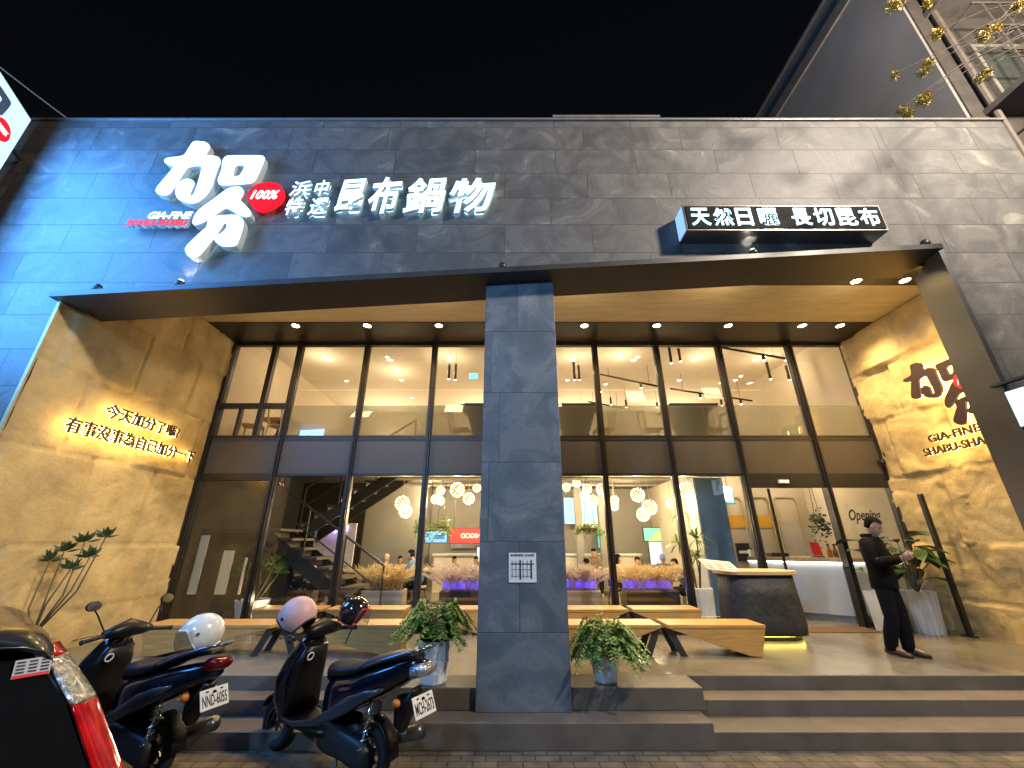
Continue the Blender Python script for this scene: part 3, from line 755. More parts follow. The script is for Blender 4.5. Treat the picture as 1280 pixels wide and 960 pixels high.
# recessed soffit spotlights
ORD = ['first', 'second', 'third', 'fourth', 'fifth', 'sixth', 'seventh', 'eighth', 'ninth', 'tenth', 'eleventh', 'twelfth']
def make_spot():
    t = thing('soffit_spotlight', '', 'spotlight', (0, 0, 0), 0, 'warm spotlights in the canopy soffit')
    MB().lathe([(.09, .0), (.09, -.012), (.075, -.016), (.07, .0)], seg=18).build('trim_ring', M_WHITE, t, smooth=True, local=True)
    MB().lathe([(.001, -.007), (.074, -.007), (.074, -.005), (.001, -.004)], seg=16).build('lens', em('spot_lens', (1.0, 0.80, 0.48), 60.0, 'NONE'), t, local=True)
    l = lamp('beam', 'SPOT', (0, 0, -.03), 330, WARM, None, .05, 130, blend=1.0); l.parent = t
    return t
spot0 = make_spot(); used = False
for i, (px, py) in enumerate([(368,405),(458,405),(548,405),(731,405),(822,405),(912,405),(1005,405),(1054,404)]):
    p = on_z(px, py, 5.957); p.y = 7.33
    lb = f'{ORD[i]} warm spotlight from the left in the dark soffit strip above the glass'
    if i == 0: spot0.location = p; spot0['label'] = lb
    else: dup(spot0, p, label=lb)
for i, (px, py) in enumerate([(1070,351),(1131,350)]):
    p = on_z(px, py, 5.962)
    dup(spot0, p, label=['spotlight just behind the canopy edge, beside the one nearest the right post', 'spotlight just behind the canopy edge, nearest the right post'][i])

# small floodlights along the canopy top
for i, (px, lit) in enumerate([(120,0),(223,1),(628,0),(943,1),(1158,0)]):
    x = on_y(px, [361,357,332,318,305][i], 4.69).x
    t = thing('canopy_floodlight', f'{ORD[i]} floodlight from the left on the canopy top' + (', lit and washing the wall' if lit else ''), 'floodlight', (x, 4.705, zl(x)+.087), 0, 'small floodlights on top of the canopy')
    MB().lathe([(.055, 0), (.06, .05), (.045, .085), (.02, .1)], seg=14).build('housing', M_BLACK, t, smooth=True, local=True)
    MB().lathe([(.03, .101), (.028, .104), (.001, .104)], seg=12).build('lens', em('flood_lens', (1.0, 0.93, 0.8), 14.0, 'NONE') if lit else M_CHROME, t, local=True)
    if lit: lamp('beam', 'SPOT', (x, 4.70, zl(x)+.21), 14 if i == 1 else 10, (1, .93, .8), t, .02, 70, target=(x, 4.80, zl(x)+1.0))

# out of frame: street lamp for the wall, added lamp for shopfront glow
def street_or_added_lamp(loc, arm, h, col, e, label, cone=150, globe=False):
    t = thing('street_or_added_lamp', label, 'street lamp', (loc[0], loc[1], 0))
    MB().lathe([(.14, 0), (.14, .5), (.09, .55), (.06, h)], (loc[0], loc[1], 0), 14).build('pole', pm('galvanised', (0.35, 0.36, 0.36), 0.4, 0.8), t, smooth=True)
    a = Vector((loc[0], loc[1], h)); b = a + Vector((arm[0], arm[1], .3))
    MB().tube([a, a.lerp(b, .5) + Vector((0, 0, .25)), b], .04, 8).build('arm', pm('galvanised', (0.35, 0.36, 0.36)), t, smooth=True)
    MB().sphere(b, .28, 14, 8, 0, (1, .6, .3)).build('lamp_head', M_CHAR, t, smooth=True)
    MB().box(b.x-.2, b.x+.2, b.y-.1, b.y+.1, b.z-.1, b.z-.085).build('lens', em('street_lens_' + label[:4], col, 30, 'NONE'), t)
    if globe: lamp('beam', 'POINT', b + Vector((0, 0, .32)), e, col, t, .4)
    else: lamp('beam', 'SPOT', b + Vector((0, 0, -.13)), e, col, t, .12, cone, target=b + Vector((0, .25, -3)), blend=.6)
street_or_added_lamp((9.5, -0.6), (-1.8, .7), 8.9, (1.0, 0.86, 0.70), 6800, 'tall warm street lamp at the right end of the pavement', 170, True)
street_or_added_lamp((-4.6, -5.0), (0.6, 1.0), 5.2, (0.30, 0.60, 1.0), 2000, 'cold white street lamp across from the entrance', 150, True)  # stands in for shop light from across the street

# ================================================================== INSIDE: UPPER FLOOR
def bay_name(px, py, floor):
    x = on_y(px, py, YG).x
    i = max(k for k in range(len(MX)) if k == 0 or MX[k] <= x)
    return f'{ORD[min(i,3)]} {floor} window left of the column' if i < 4 else f'{ORD[min(i,8)-4]} {floor} window right of the column'
def named(lst, floor, fmt):
    """label each light by the window it shows through and its rank there"""
    groups = {}
    for it in lst: groups.setdefault(bay_name(it[0], it[1], floor), []).append(it)
    out = []
    for bn, its in groups.items():
        its.sort(key=lambda q: (q[0], q[1]))
        for k, it in enumerate(its): out.append((it, fmt.format(rank=(ORD[k] + ' from left in' if len(its) > 1 else 'the only one in'), bay=bn)))
    return out
E_DL = em('downlight_lens', (1.0, 0.90, 0.72), 26.0, 'NONE')
ds0 = thing('ceiling_downlight', 'x', 'downlight', (0,0,0), 0, 'small downlights in the upstairs ceiling')
MB().lathe([(.075, 0), (.075, -.010), (.055, -.012), (.05, 0)], seg=14).build('trim_ring', M_WHITE, ds0, local=True)
MB().lathe([(.001, -.004), (.058, -.004), (.058, -.002), (.001, -.002)], seg=12).build('lens', E_DL, ds0, local=True)
DLS = [(314,440),(360,475),(405,446),(433,476),(484,446),(495,464),(502,475),(515,497),(400,507),(561,445),(579,503),
       (719,445),(709,475),(776,444),(797,446),(757,480),(751,490),(876,445),(849,475),(926,470),(919,475),(956,445),(998,445)]
first = True; DLP = []
for k, ((px, py), lb) in enumerate(named(DLS, 'upper', 'upstairs downlight, {rank} {bay}')):
    p = on_z(px, py, 6.448)
    if p.y > 14.7: p.y = 14.7
    if first: t = ds0; t.location = p; t['label'] = lb; first = False
    else: t = dup(ds0, p, label=lb)
    DLP.append((t, p))
for t, p in DLP[::3]: lamp('beam', 'POINT', p + Vector((0, 0, -.5)), 27, WARM2, t, .08)
for x in (-4.5, -1.0, 2.5, 5.8): lamp('added_ceiling_fill', 'AREA', (x, 14.3, 5.0), 75, WARM2, B, 1.2, target=(x, 13.2, 6.45))  # unseen uplights added to brighten the upstairs ceiling
cv = MB().box(-6.2, 7.55, 14.6, 14.89, 4.9, 4.96); cv.build('added_ledge', M_CREAM, B)  # ledge put in to go with the added uplights

# hanging tube lamps (pairs)
M_TUBE = pm('tube_black', (0.03, 0.028, 0.025), 0.4)
TUBES = [(562,456,474,9.6),(570,455,475,9.7),(717,453,475,9.6),(723,457,475,9.7),(836,433,454,9.1),(848,436,452,9.2),(958,453,474,9.5),(982,457,475,9.6),(763,497,506,12.5),(782,500,509,12.0),(821,503,509,12.6),(901,500,507,12.4),(727,505,512,12.6)]
for (px, ya, Yd, yb), lb in named([(a, b, d, c) for a, b, c, d in TUBES], 'upper', 'slim hanging tube lamp, {rank} {bay}'):
    a = on_y(px, ya, Yd); b = on_y(px, yb, Yd); b.x = a.x
    t = thing('tube_pendant', lb, 'pendant lamp', (a.x, Yd, b.z), 0, 'slim tube lamps hanging upstairs')
    MB().lathe([(.033, b.z), (.033, a.z)], (a.x, Yd, 0), 10).build('tube', M_TUBE, t, smooth=True)
    MB().tube([(a.x, Yd, a.z), (a.x, Yd, 6.445)], .005, 4).build('cord', M_BLACK, t)
    MB().lathe([(.001, b.z-.004), (.028, b.z-.004), (.028, b.z-.001), (.001, b.z-.001)], (a.x, Yd, 0), 10).build('lens', E_DL, t)

def track(pa, pb, ya, yb, lb, heads=2):
    A, Bp = on_y(*pa, ya), on_y(*pb, yb)
    t = thing('track_light', lb, 'track light', ((A.x+Bp.x)/2, (A.y+Bp.y)/2, A.z))
    MB().tube([A, Bp], .028, 6).build('track', M_BLACK, t)
    m = MB()
    for q in (.15, .85):
        c = A.lerp(Bp, q); m.tube([c, (c.x, c.y, 6.445)], .006, 4)
    m.build('suspension_rod', M_BLACK, t)
    for k in range(heads):
        c = A.lerp(Bp, (k+.7)/heads)
        h = MB().lathe([(.035, -.16), (.035, -.03), (.012, -.02), (.012, 0)], c, 10).build('lamp_head', M_TUBE, t, smooth=True)
        MB().lathe([(.001, -.164), (.03, -.164), (.03, -.161), (.001, -.161)], c, 10).build('lens', E_DL, h)
track((300,457), (352,499), 8.9, 11.2, 'black ceiling track with spotlights behind the opening sash at upper left', 3)
track((750,468), (823,483), 10.6, 10.4, 'black track hanging upstairs just right of the column', 1)
track((838,486), (940,501), 11.0, 11.6, 'long thin black track hanging low in the middle of the right upper windows', 2)
track((888,432), (981,448), 8.95, 9.1, 'black track close behind the glass at the upper right', 1)
track((735,502), (778,510), 12.6, 12.7, 'short black track far back upstairs near the column', 0)
ex = thing('exit_sign', 'small lit blue green exit sign hanging upstairs left of the column', 'exit sign', on_y(592, 470, 10.4))
p = on_y(592, 470, 10.4)
MB().box(p.x-.13, p.x+.13, 10.4, 10.43, p.z-.09, p.z+.09).build('case', M_WHITE, ex)
MB().box(p.x-.12, p.x+.12, 10.393, 10.399, p.z-.08, p.z+.08).build('lit_face', em('exit_face', (0.15, 0.62, 0.95), 1.6), ex)
MB().tube([(p.x-.03, 10.389, p.z+.04), (p.x, 10.389, p.z), (p.x-.05, 10.389, p.z-.05)], .015, 5).build('running_figure', M_WHITE, ex)
MB().tube([(p.x, 10.41, p.z+.09), (p.x, 10.41, 6.44)], .008, 4).build('rod', M_WHITE, ex)

# tables and chairs upstairs
def table(x, y, z, wx, wy, h, lb, group, top=None, panel=False):
    t = thing('dining_table', lb, 'table', (x, y, z), 0, group)
    m = MB().box(x-wx/2, x+wx/2, y-wy/2, y+wy/2, z+h-.05, z+h); m.build('tabletop', top or M_CHAR, t, bevel=.01)
    if panel:
        m = MB().prism([(x-.22, y-.12, z), (x+.22, y-.12, z), (x+wx*.42, y-.12, z+h-.052), (x-wx*.42, y-.12, z+h-.052)], (0, .24, 0))
    else: m = MB().lathe([(.28, 0), (.28, .02), (.05, .04), (.045, h-.06), (.2, h-.05)], (x, y, z), 14)
    m.build('pedestal', M_BLACK, t, smooth=False)
    return t
ZU = Z2 - .03
for x, lb in ((-.55, 'dark table behind the frosted film left of the column'), (1.45, 'dark table behind the frosted film just right of the column'), (4.0, 'dark table behind the frosted film in the middle of the right upper windows')):
    table(x, 8.75, ZU, 1.05, .8, .86, lb, 'tables along the upstairs windows', None, True)
def chair(x, y, z, rz, lb):
    t = thing('wooden_chair', lb, 'chair', (x, y, z), rz, 'wooden chairs behind the upstairs windows')
    MB().box(-.21, .21, -.21, .21, .43, .46).build('seat', M_WOODF, t, local=True, bevel=.01)
    for sx in (-1, 1):
        MB().tube([(sx*.20, -.2, 0), (sx*.18, -.18, .43)], .02, 6).build('leg', M_WOODF, t, local=True)
        MB().tube([(sx*.22, .24, 0), (sx*.19, .2, .44), (sx*.2, .27, .86)], .02, 6).build('leg', M_WOODF, t, local=True)
    MB().tube([(-.22, .25, .84), (0, .31, .86), (.22, .25, .84)], .032, 6).build('backrest', M_WOODF, t, local=True)
    return t
c0 = chair(-5.75, 8.75, ZU, R(180+20), 'wooden chair at the far left behind the opening sash upstairs')
dup(c0, (-5.15, 8.85, ZU), R(160), 'second wooden chair from the left behind the opening sash upstairs')
dup(c0, (-5.5, 9.7, ZU), R(10), 'wooden chair farther back in the upstairs corner behind the sash')
for x, rz, lb in ((-1.15, 80, 'wooden chair left of the table behind the film left of the column'), (.75, 95, 'wooden chair left of the dark table right of the column'), (2.15, -85, 'wooden chair right of the dark table right of the column'), (3.3, 90, 'wooden chair left of the table in the right upper windows'), (4.75, -90, 'wooden chair right of the table in the right upper windows')):
    dup(c0, (x, 9.1, ZU), R(rz), lb)
table(-5.45, 9.25, ZU, .7, .6, .72, 'pale wood table between the chairs behind the opening sash upstairs', 'tables along the upstairs windows', M_WOODF)

# ================================================================== INSIDE: GROUND FLOOR
rnd = random.Random(3)
bu, tipm = MB(), MB()
for i in range(64):
    zz = 1 - 2*(i+.5)/64; a = i*2.399963; rr_ = math.sqrt(1-zz*zz); d = Vector((rr_*math.cos(a), rr_*math.sin(a), zz))
    bu.tube([d*.25, d*.93], .018, 3, cap=False); tipm.sphere(d*.96, .085, 6, 4)
BURST = bu.mesh('rods', pm('brass_rod', (0.5, 0.35, 0.12), 0.3, 0.8)); TIPS = tipm.mesh('bulbs', em('pendant_bulb', (1.0, 0.86, 0.56), 4.0, 'NONE'))
CORE = MB().sphere((0,0,0), .3, 10, 6).mesh('core', em('pendant_core', (1.0, 0.70, 0.32), 1.2, 'NONE'))
PEN = [(482.5,612,11),(503,629,18),(507,639,16),(551,613,11),(544,624,11),(551,626,10),(571.7,612,18),(586,623,14.5),(535.6,604,8),(596,610,10),
       (708,609,10),(720.6,603.5,10),(734,611,12),(730.6,619,11),(740.6,626,14.5),(752,611,13.5),(768,625,11),(768,633,10),(797,618.5,17),(812,634,18),(804,643,16),(838.5,629,11.5),(858,612,19)]
for k, ((px, py, d), lb) in enumerate(named(PEN, 'lower', 'starburst globe lamp, {rank} {bay}')):
    Y = 9.2 + (19-d)*.26
    p = on_y(px, py, Y); zc = Y*math.cos(TH) + (p.z-CAMH)*math.sin(TH); r = d*zc/F/2
    t = thing('globe_pendant', lb, 'pendant lamp', p, 0, 'starburst globe lamps hanging over the tables')
    for nm, me in (('rods', BURST), ('bulbs', TIPS), ('core', CORE)):
        o = bpy.data.objects.new(nm, me); COL.objects.link(o); o.parent = t; o.scale = (r, r, r)
    MB().tube([(0, 0, r*.3), (0, 0, (3.455 if Y > 8.9 else 3.095) - p.z)], .007, 4).build('cord', pm('brass_cord', (0.45, 0.38, 0.25), 0.4, .5), t, local=True)
    lamp('glow', 'POINT', p + Vector((0, 0, -r*1.3)), 40 if d > 12 else 22, (1.0, .76, .42), t, .06)

# lit screens, and glowing boards that imitate reflections in the glass
def board(px0, py0, px1, py1, Y, name, cat, lb, mat, depth=.04, hang=None):
    a, b = on_y(px0, py1, Y), on_y(px1, py0, Y)
    t = thing(name, lb, cat, ((a.x+b.x)/2, Y, a.z))
    MB().box(a.x-.02, b.x+.02, Y+.006, Y+depth, a.z-.02, b.z+.02).build('case', M_CHAR, t)
    MB().box(a.x, b.x, Y, Y+.005, a.z, b.z).build('lit_face', mat, t)
    if hang: 
        m = MB(); m.tube([(a.x+.1, Y+.02, b.z), (a.x+.1, Y+.02, hang)], .008, 4); m.tube([(b.x-.1, Y+.02, b.z), (b.x-.1, Y+.02, hang)], .008, 4); m.build('added_hanger', M_BLACK, t)
    return t, a, b
t, a, b = board(531, 664, 559, 678, 11.5, 'blue_sign_reflection', 'sign', 'pale blue board imitating a sign reflection under the hanging plants left of the column', em('blue_reflection_glow', (0.22, 0.55, 0.95), 1.1), hang=3.45)  # mirror image of a street sign, put in as a glowing board
m = MB(); 
for z_, w0, w1 in ((.62, .4, .85), (.5, .45, .8), (.38, .35, .9)): m.box(a.x+(b.x-a.x)*w0, a.x+(b.x-a.x)*w1, 11.494, 11.498, a.z+(b.z-a.z)*z_-.012, a.z+(b.z-a.z)*z_+.012)
m.build('marks', pm('blue_reflection_marks', (0.05, 0.12, 0.3), .6), t)
t, a, b = board(562, 661, 604, 679, 12.2, 'red_sign_reflection', 'sign', 'red board imitating a street sign reflection with white lettering just left of the column', em('red_reflection_glow', (0.9, 0.08, 0.07), .9), hang=3.45)  # reflected street sign built as a lit panel, letters reversed
k = text_mesh('INIGOD', .3, .002, .01, 0, width=(b.x-a.x)*.66, height=(b.z-a.z)*.36); k.transform(Matrix.Diagonal((-1, 1, 1, 1))); k.flip_normals(); k.transform(fr_front((a.x+(b.x-a.x)*.98, 12.194, a.z+(b.z-a.z)*.34))); adopt(k, 'lettering', em('red_reflection_letters', (1, .75, .65), 1.0), t)
t, a, b = board(706, 622, 745, 655, 13.6, 'wall_screen', 'screen', 'large pale blue lit screen behind the lamps right of the column', em('screen_cyan', (0.32, 0.66, 0.85), .95))
t, a, b = board(806, 660, 852, 676, 13.3, 'van_reflection', 'screen', 'green and cyan board imitating a van reflection low behind the diners right of the column', em('van_reflection_green', (0.20, 0.62, 0.52), .9))  # van reflection in the glass, imitated by glowing colour
MB().prism([(a.x+.1, 13.294, a.z), (a.x+.75, 13.294, a.z), (a.x+.45, 13.294, b.z-.05)], (0, .003, 0)).build('reflection_patch', em('van_reflection_lime', (0.42, 0.7, 0.25), .9), t)
t, a, b = board(814, 674, 852, 706, 13.35, 'van_reflection_low', 'window', 'pale lit board imitating a van reflection below the green one', em('van_reflection_pale', (0.55, 0.72, 0.9), .75))  # lower pale part of the van reflection, added as a glowing face
t, a, b = board(748, 660, 760, 685, 13.7, 'drinks_screen', 'screen', 'narrow teal lit screen beside the second right mullion', em('screen_teal', (0.08, 0.42, 0.55), .8))
t, a, b = board(596, 684, 604, 702, 11.8, 'menu_poster', 'poster', 'small white lit poster at the edge of the column', em('poster_lit', (0.85, 0.9, 1.0), .9))
t, a, b = board(903, 608, 914, 629, 10.4, 'small_sign_reflection', 'sign', 'small cyan board imitating a sign reflection with white strokes near the blue pillar', em('small_reflection_glow', (0.15, 0.6, 0.9), 1.3), hang=3.45)  # sign reflection in the glass, added as a lit board
k = text_mesh('昆布', .2, .002, .01, 0, width=(b.z-a.z)*.8, height=(b.x-a.x)*.75); k.transform(Matrix.Rotation(R(90), 4, 'Z')); k.transform(fr_front((b.x-.01, 10.394, a.z+.05))); adopt(k, 'lettering', em('small_reflection_text', (.9, 1, 1), 1.6), t)
# neon on the pale wall under the stair
p = on_y(398, 672, 11.2); q = on_y(436, 655, 11.2)
m = MB().box(p.x-.12, q.x+.2, 11.22, 11.29, PL, 2.25); m.build('neon_wall', pm('pale_wall', (0.6, 0.58, 0.55), .8), B)
t = thing('neon_sign', 'purple white handwritten neon sign on the pale wall behind the stair', 'neon sign', (p.x, 11.2, p.z))
k = text_mesh('Please wash your legs!', .3, .006, .004, .3, width=q.x-p.x, height=.2); k.transform(fr_front((p.x, 11.19, p.z+.1))); adopt(k, 'lettering', em('neon_violet', (0.62, 0.45, 1.0), 6), t)
lamp('glow', 'POINT', ((p.x+q.x)/2, 11.05, p.z+.15), 4, (.45, .28, 1), t, .2)
# white doors / notices in the dark zone under the stair
for i, (x0, y0, x1, y1) in enumerate([(243,669,262,704),(272,688,293,722),(301,697,309,722)]):
    a, b = on_y(x0, y1, 8.66), on_y(x1, y0, 8.66)
    t = thing('light_panel', f'{ORD[i]} upright pale lit panel from the left under the stair', 'panel', (a.x, 8.66, PL), 0, 'pale panels under the stair')
    MB().box(a.x, b.x, 8.66, 8.69, PL+.45, b.z).build('panel', em('panel_lit', (1, .84, .6), .04), t); MB().box(a.x-.03, b.x+.03, 8.691, 8.70, PL, b.z+.03).build('frame', M_DARKW, t)

def leafy(name, col):
    if name in MATS: return MATS[name]
    m = pm(name, col, .9, var=.3, scale=9); N, L = m.node_tree.nodes, m.node_tree.links
    b = N['Principled BSDF']; tl = N.new('ShaderNodeBsdfTranslucent'); tl.inputs[0].default_value = (*col, 1)
    mx = N.new('ShaderNodeMixShader'); mx.inputs[0].default_value = .45; L.new(b.outputs[0], mx.inputs[1]); L.new(tl.outputs[0], mx.inputs[2]); L.new(mx.outputs[0], N['Material Output'].inputs[0])
    return m
# planter boxes with pampas grass
def pampas(px0, px1, pyt, pyb, Y, lb, boxmat, led, seed, plume_col):
    a, b = on_y(px0, pyb, Y), on_y(px1, pyt, Y); r_ = random.Random(seed)
    zt = on_y(px0, pyt, Y).z; zb = zt - .02
    x0, x1 = a.x, b.x
    t = thing('pampas_planter', lb, 'planter', ((x0+x1)/2, Y+.25, PL), 0, 'planter boxes with dried grass inside the glass')
    MB().box(x0, x1, Y, Y+.42, PL, zb).build('box', boxmat, t, bevel=.01)
    MB().box(x0+.03, x1-.03, Y+.03, Y+.39, zb, zb+.01).build('soil', M_SOIL, t)
    m = MB()
    n = int((x1-x0)*170)
    for i in range(n):
        x = r_.uniform(x0+.05, x1-.05); y = Y + r_.uniform(.05, .38); h = r_.uniform(.24, .46)
        lean = Vector((r_.gauss(0, .22) + (x-(x0+x1)/2)*.25, r_.gauss(-.05, .15), 0))
        base_ = Vector((x, y, zb)); tip = base_ + lean + Vector((0, 0, h))
        mid = base_.lerp(tip, .55) - lean*.18
        m.tube([base_, mid, tip], [.004, .004, .002], 3, 0, False)
        # plume: feathery blades round the top half
        for k in range(16):
            s = .5 + .5*k/16; c = mid.lerp(tip, (s-.5)/.5)
            d = Vector((r_.gauss(0, 1), r_.gauss(0, 1), r_.uniform(.2, 1.4))).normalized(); L_ = r_.uniform(.06, .13)
            sd_ = d.orthogonal().normalized()*.011
            m.add([c-sd_, c+sd_, c+d*L_+lean*.12], [(0, 1, 2)])
    m.build('dried_grass', leafy(plume_col[0], plume_col[1]), t)
    if led:
        MB().box(x0+.02, x1-.02, Y+.33, Y+.345, zb+.012, zb+.15).build('led_strip', em('violet_led', (0.16, 0.09, 1.0), 1.5), t)
        for k in range(3): lamp('glow', 'POINT', (x0+(x1-x0)*(k+.5)/3, Y+.14, zb+.10), 1.1, (.16, .07, 1), t, .05)
PL1 = ('pampas_gold', (0.80, 0.62, 0.32)); PL2 = ('pampas_pink', (0.74, 0.62, 0.54))
M_GALV = pm('galvanised_box', (0.36, 0.35, 0.31), .45, .3)
pampas(449, 503, 737, 762, 8.75, 'grey planter box of tall golden pampas grass left of the column', M_GALV, False, 1, PL1)
pampas(548, 606, 738, 760, 8.75, 'dark planter box with violet lit grass at the left edge of the column', M_BLACK, True, 2, PL2)
pampas(700, 751, 737, 762, 8.75, 'grey planter box with violet lit grass at the right edge of the column', M_GALV, True, 3, PL2)
pampas(785, 849, 737, 758, 8.75, 'dark planter box with violet lit grass and golden ends right of the column', M_BLACK, True, 4, PL1)

# hanging plants
def hang_plant(px, py, Y, w_, h_, lb, mat=M_LEAFB, hz=3.45, n=260, seed=1):
    p = on_y(px, py, Y); r_ = random.Random(seed)
    t = thing('hanging_plant', lb, 'plant', p, 0)
    m = MB()
    m.lathe([(.02, -.02), (w_*.5, 0), (w_*.55, .06), (w_*.5, .07)], p - Vector((0, 0, .04)), 12); m.build('basket', M_STEM, t)
    m = MB(); m.tube([(p.x-w_*.3, p.y, p.z), (p.x, p.y, hz)], .006, 4); m.tube([(p.x+w_*.3, p.y, p.z), (p.x, p.y, hz)], .006, 4); m.build('cord', M_BLACK, t)
    m = MB()
    for i in range(n):
        a = r_.uniform(0, 6.28); q = math.sqrt(r_.random()); c = p + Vector((math.cos(a)*q*w_, math.sin(a)*q*w_*.6, r_.gauss(.02, h_*.4) - q*q*h_*.7))
        d = Vector((r_.gauss(0, 1), r_.gauss(0, 1), r_.gauss(0, .7))).normalized(); s = d.orthogonal().normalized(); L_ = r_.uniform(.05, .1)
        m.add([c, c+d*L_*.5+s*L_*.3, c+d*L_, c+d*L_*.5-s*L_*.3], [(0, 1, 2, 3)])
    m.build('foliage', mat, t)
hang_plant(551, 657, 10.6, .3, .25, 'bright green hanging plant above the pale blue reflection board', seed=1)
hang_plant(527, 655, 10.8, .16, .3, 'slim pinkish green hanging plant beside the third left mullion', seed=2)
hang_plant(737, 661, 10.2, .42, .16, 'wide hanging plant below the blue screen right of the column', seed=3)
hang_plant(1023, 650, 9.2, .2, .3, 'dark trailing plant hanging over the reception counter', M_LEAFD, seed=4)

# dracaena in a pale planter by the pillar
t = thing('dracaena_plant', 'tall spiky dracaena in a pale ribbed planter by the blue pillar', 'plant', (3.62, 8.75, PL))
m = MB().lathe([(.2, 0), (.23, .05), (.25, .55), (.22, .56), (.21, .5)], (3.68, 8.8, PL), 16); m.build('pot', M_POT, t)
r_ = random.Random(5); st_ = MB(); lf = MB()
for bx, by, hx, hz_ in ((3.62, 8.75, 3.48, 2.35), (3.7, 8.8, 3.78, 1.85), (3.66, 8.82, 3.42, 1.75), (3.7, 8.8, 3.72, 1.5)):
    A = Vector((bx, by, PL+.5)); T = Vector((hx, by, hz_)); st_.tube([A, A.lerp(T, .5)+Vector((.03, 0, 0)), T], [.022, .018, .014], 6)
    for i in range(34):
        a = r_.uniform(0, 6.28); el = r_.uniform(-.5, 1.2); d = Vector((math.cos(a)*math.cos(el), math.sin(a)*math.cos(el), math.sin(el))); L_ = r_.uniform(.28, .42)
        s = d.cross(Vector((0, 0, 1))).normalized()*.018; mid = T+d*L_*.55; tip = T+d*L_+Vector((0, 0, -.1))
        lf.add([T-s*.5, T+s*.5, mid+s, mid-s], [(0, 1, 2, 3)]); lf.add([mid-s, mid+s, tip], [(0, 1, 2)])
st_.build('trunk', M_STEM, t, smooth=True); lf.build('foliage', M_LEAFB, t)

# jade-like plant in a pot at the far left, inside the glass
def branch_plant(name, lb, cat, p, pot, stems, leafmat, leafn, leafL, seed, potmat=M_POT, lw=.24, up=-.2):
    r_ = random.Random(seed); t = thing(name, lb, cat, p)
    if pot: MB().lathe([(pot[0]*.8, 0), (pot[0], pot[1]*.9), (pot[0]*1.04, pot[1]), (pot[0]*.9, pot[1]), (pot[0]*.88, pot[1]-.04)], p, 16).build('pot', potmat, t, smooth=False)
    st_, lf = MB(), MB()
    for pts, r0 in stems:
        pts = [Vector(q) + Vector(p) for q in pts]; st_.tube(pts, [r0*(1-.5*i/len(pts)) for i in range(len(pts))], 6); T = pts[-1]
        for i in range(leafn):
            a = r_.uniform(0, 6.28); el = r_.uniform(up, 1.35); d = Vector((math.cos(a)*math.cos(el), math.sin(a)*math.cos(el), math.sin(el))); L_ = leafL*r_.uniform(.6, 1.1)
            s = d.orthogonal().normalized()*L_*lw; c = T + d*L_*.1
            lf.add([c, c+d*L_*.45+s, c+d*L_, c+d*L_*.45-s], [(0, 1, 2, 3)])
    st_.build('stem', M_STEM, t, smooth=True); lf.build('foliage', leafmat, t); return t
p = on_z(280, 778, PL); p.y = 8.75; p.x = -4.95; p.z = PL
branch_plant('indoor_plant', 'small leafy potted plant behind the glass at lower left', 'plant', p, (.3, .36), [([(0,0,.3),(-.1,0,.55),(-.25,0,.85)], .025), ([(0,0,.3),(.05,.05,.6),(.02,0,.9)], .025), ([(0,0,.3),(.15,0,.6),(.3,0,1.0)], .025), ([(.05,0,.3),(.2,0,.5),(.42,0,.85)], .02), ([(0,0,.3),(-.15,.1,.5),(-.4,.05,.75)], .02)], M_LEAFB, 70, .16, 4)
small('floor_uplight', 'small bright floor uplight behind the glass near the indoor plant', 'floor light', [('housing', MB().lathe([(.05,0),(.055,.1),(.05,.11)], (0,0,0), 12), M_CHAR), ('lens', MB().lathe([(.001,.112),(.045,.112),(.045,.115),(.001,.115)], (0,0,0), 12), em('uplight_lens', (1,.9,.7), 14))], (-4.45, 8.6, PL))
lamp('glow', 'POINT', (-4.5, 8.5, PL+.4), 9, WARM2, B, .06)

# seating, tables and the grill counter downstairs
for i, (x, y, lb) in enumerate([(-3.6, 11.0, 'pale table by the stair with two diners'), (-2.3, 11.3, 'table behind the golden pampas planter'), (-.8, 11.6, 'table nearest the left edge of the column'), (1.6, 10.9, 'table just right of the column'), (3.0, 11.2, 'table behind the violet lit planter right of the column')]):
    table(x, y, PL, 1.1, .75, .74, lb, 'dining tables downstairs', M_WOODF)
bc = thing('service_counter', 'long pale service counter along the back wall downstairs', 'counter', (0, 13.4, PL))
MB().box(-2.3, 3.9, 13.2, 13.8, PL, PL+1.0).build('body', M_CREAM, bc); MB().box(-2.35, 3.95, 13.15, 13.85, PL+1.0, PL+1.05).build('worktop', M_WHITE, bc)
MB().box(-1.9, .3, 13.88, 13.98, 1.6, 2.05).build('splashback', pm('stainless', (0.5, 0.5, 0.5), .3, .8), bc)
for x, lb in ((2.05, 'first slim grey column in the dining room from the left'), (2.75, 'second slim grey column in the dining room from the left')):
    t = thing('inner_column', lb, 'column', (x, 12.8, PL)); MB().box(x-.1, x+.1, 12.7, 12.9, PL, 3.45).build('shaft', M_GREYW, t); MB().box(x-.12, x+.12, 12.68, 12.92, PL, PL+.1).build('base', M_CHAR, t)
m = MB()
for y in (9.6, 10.6, 11.8): m.tube([(-3.0, y, 3.32), (4.2, y, 3.32)], .05, 6)
tag(m.build('ceiling_pipe', M_GREYW, None), 'exposed grey service pipes under the dark dining room ceiling', 'pipes')
for x in (-2.2, .9, 3.4): lamp('ceiling_light', 'POINT', (x, 12.2, 2.9), 120, WARM2, B, .15)

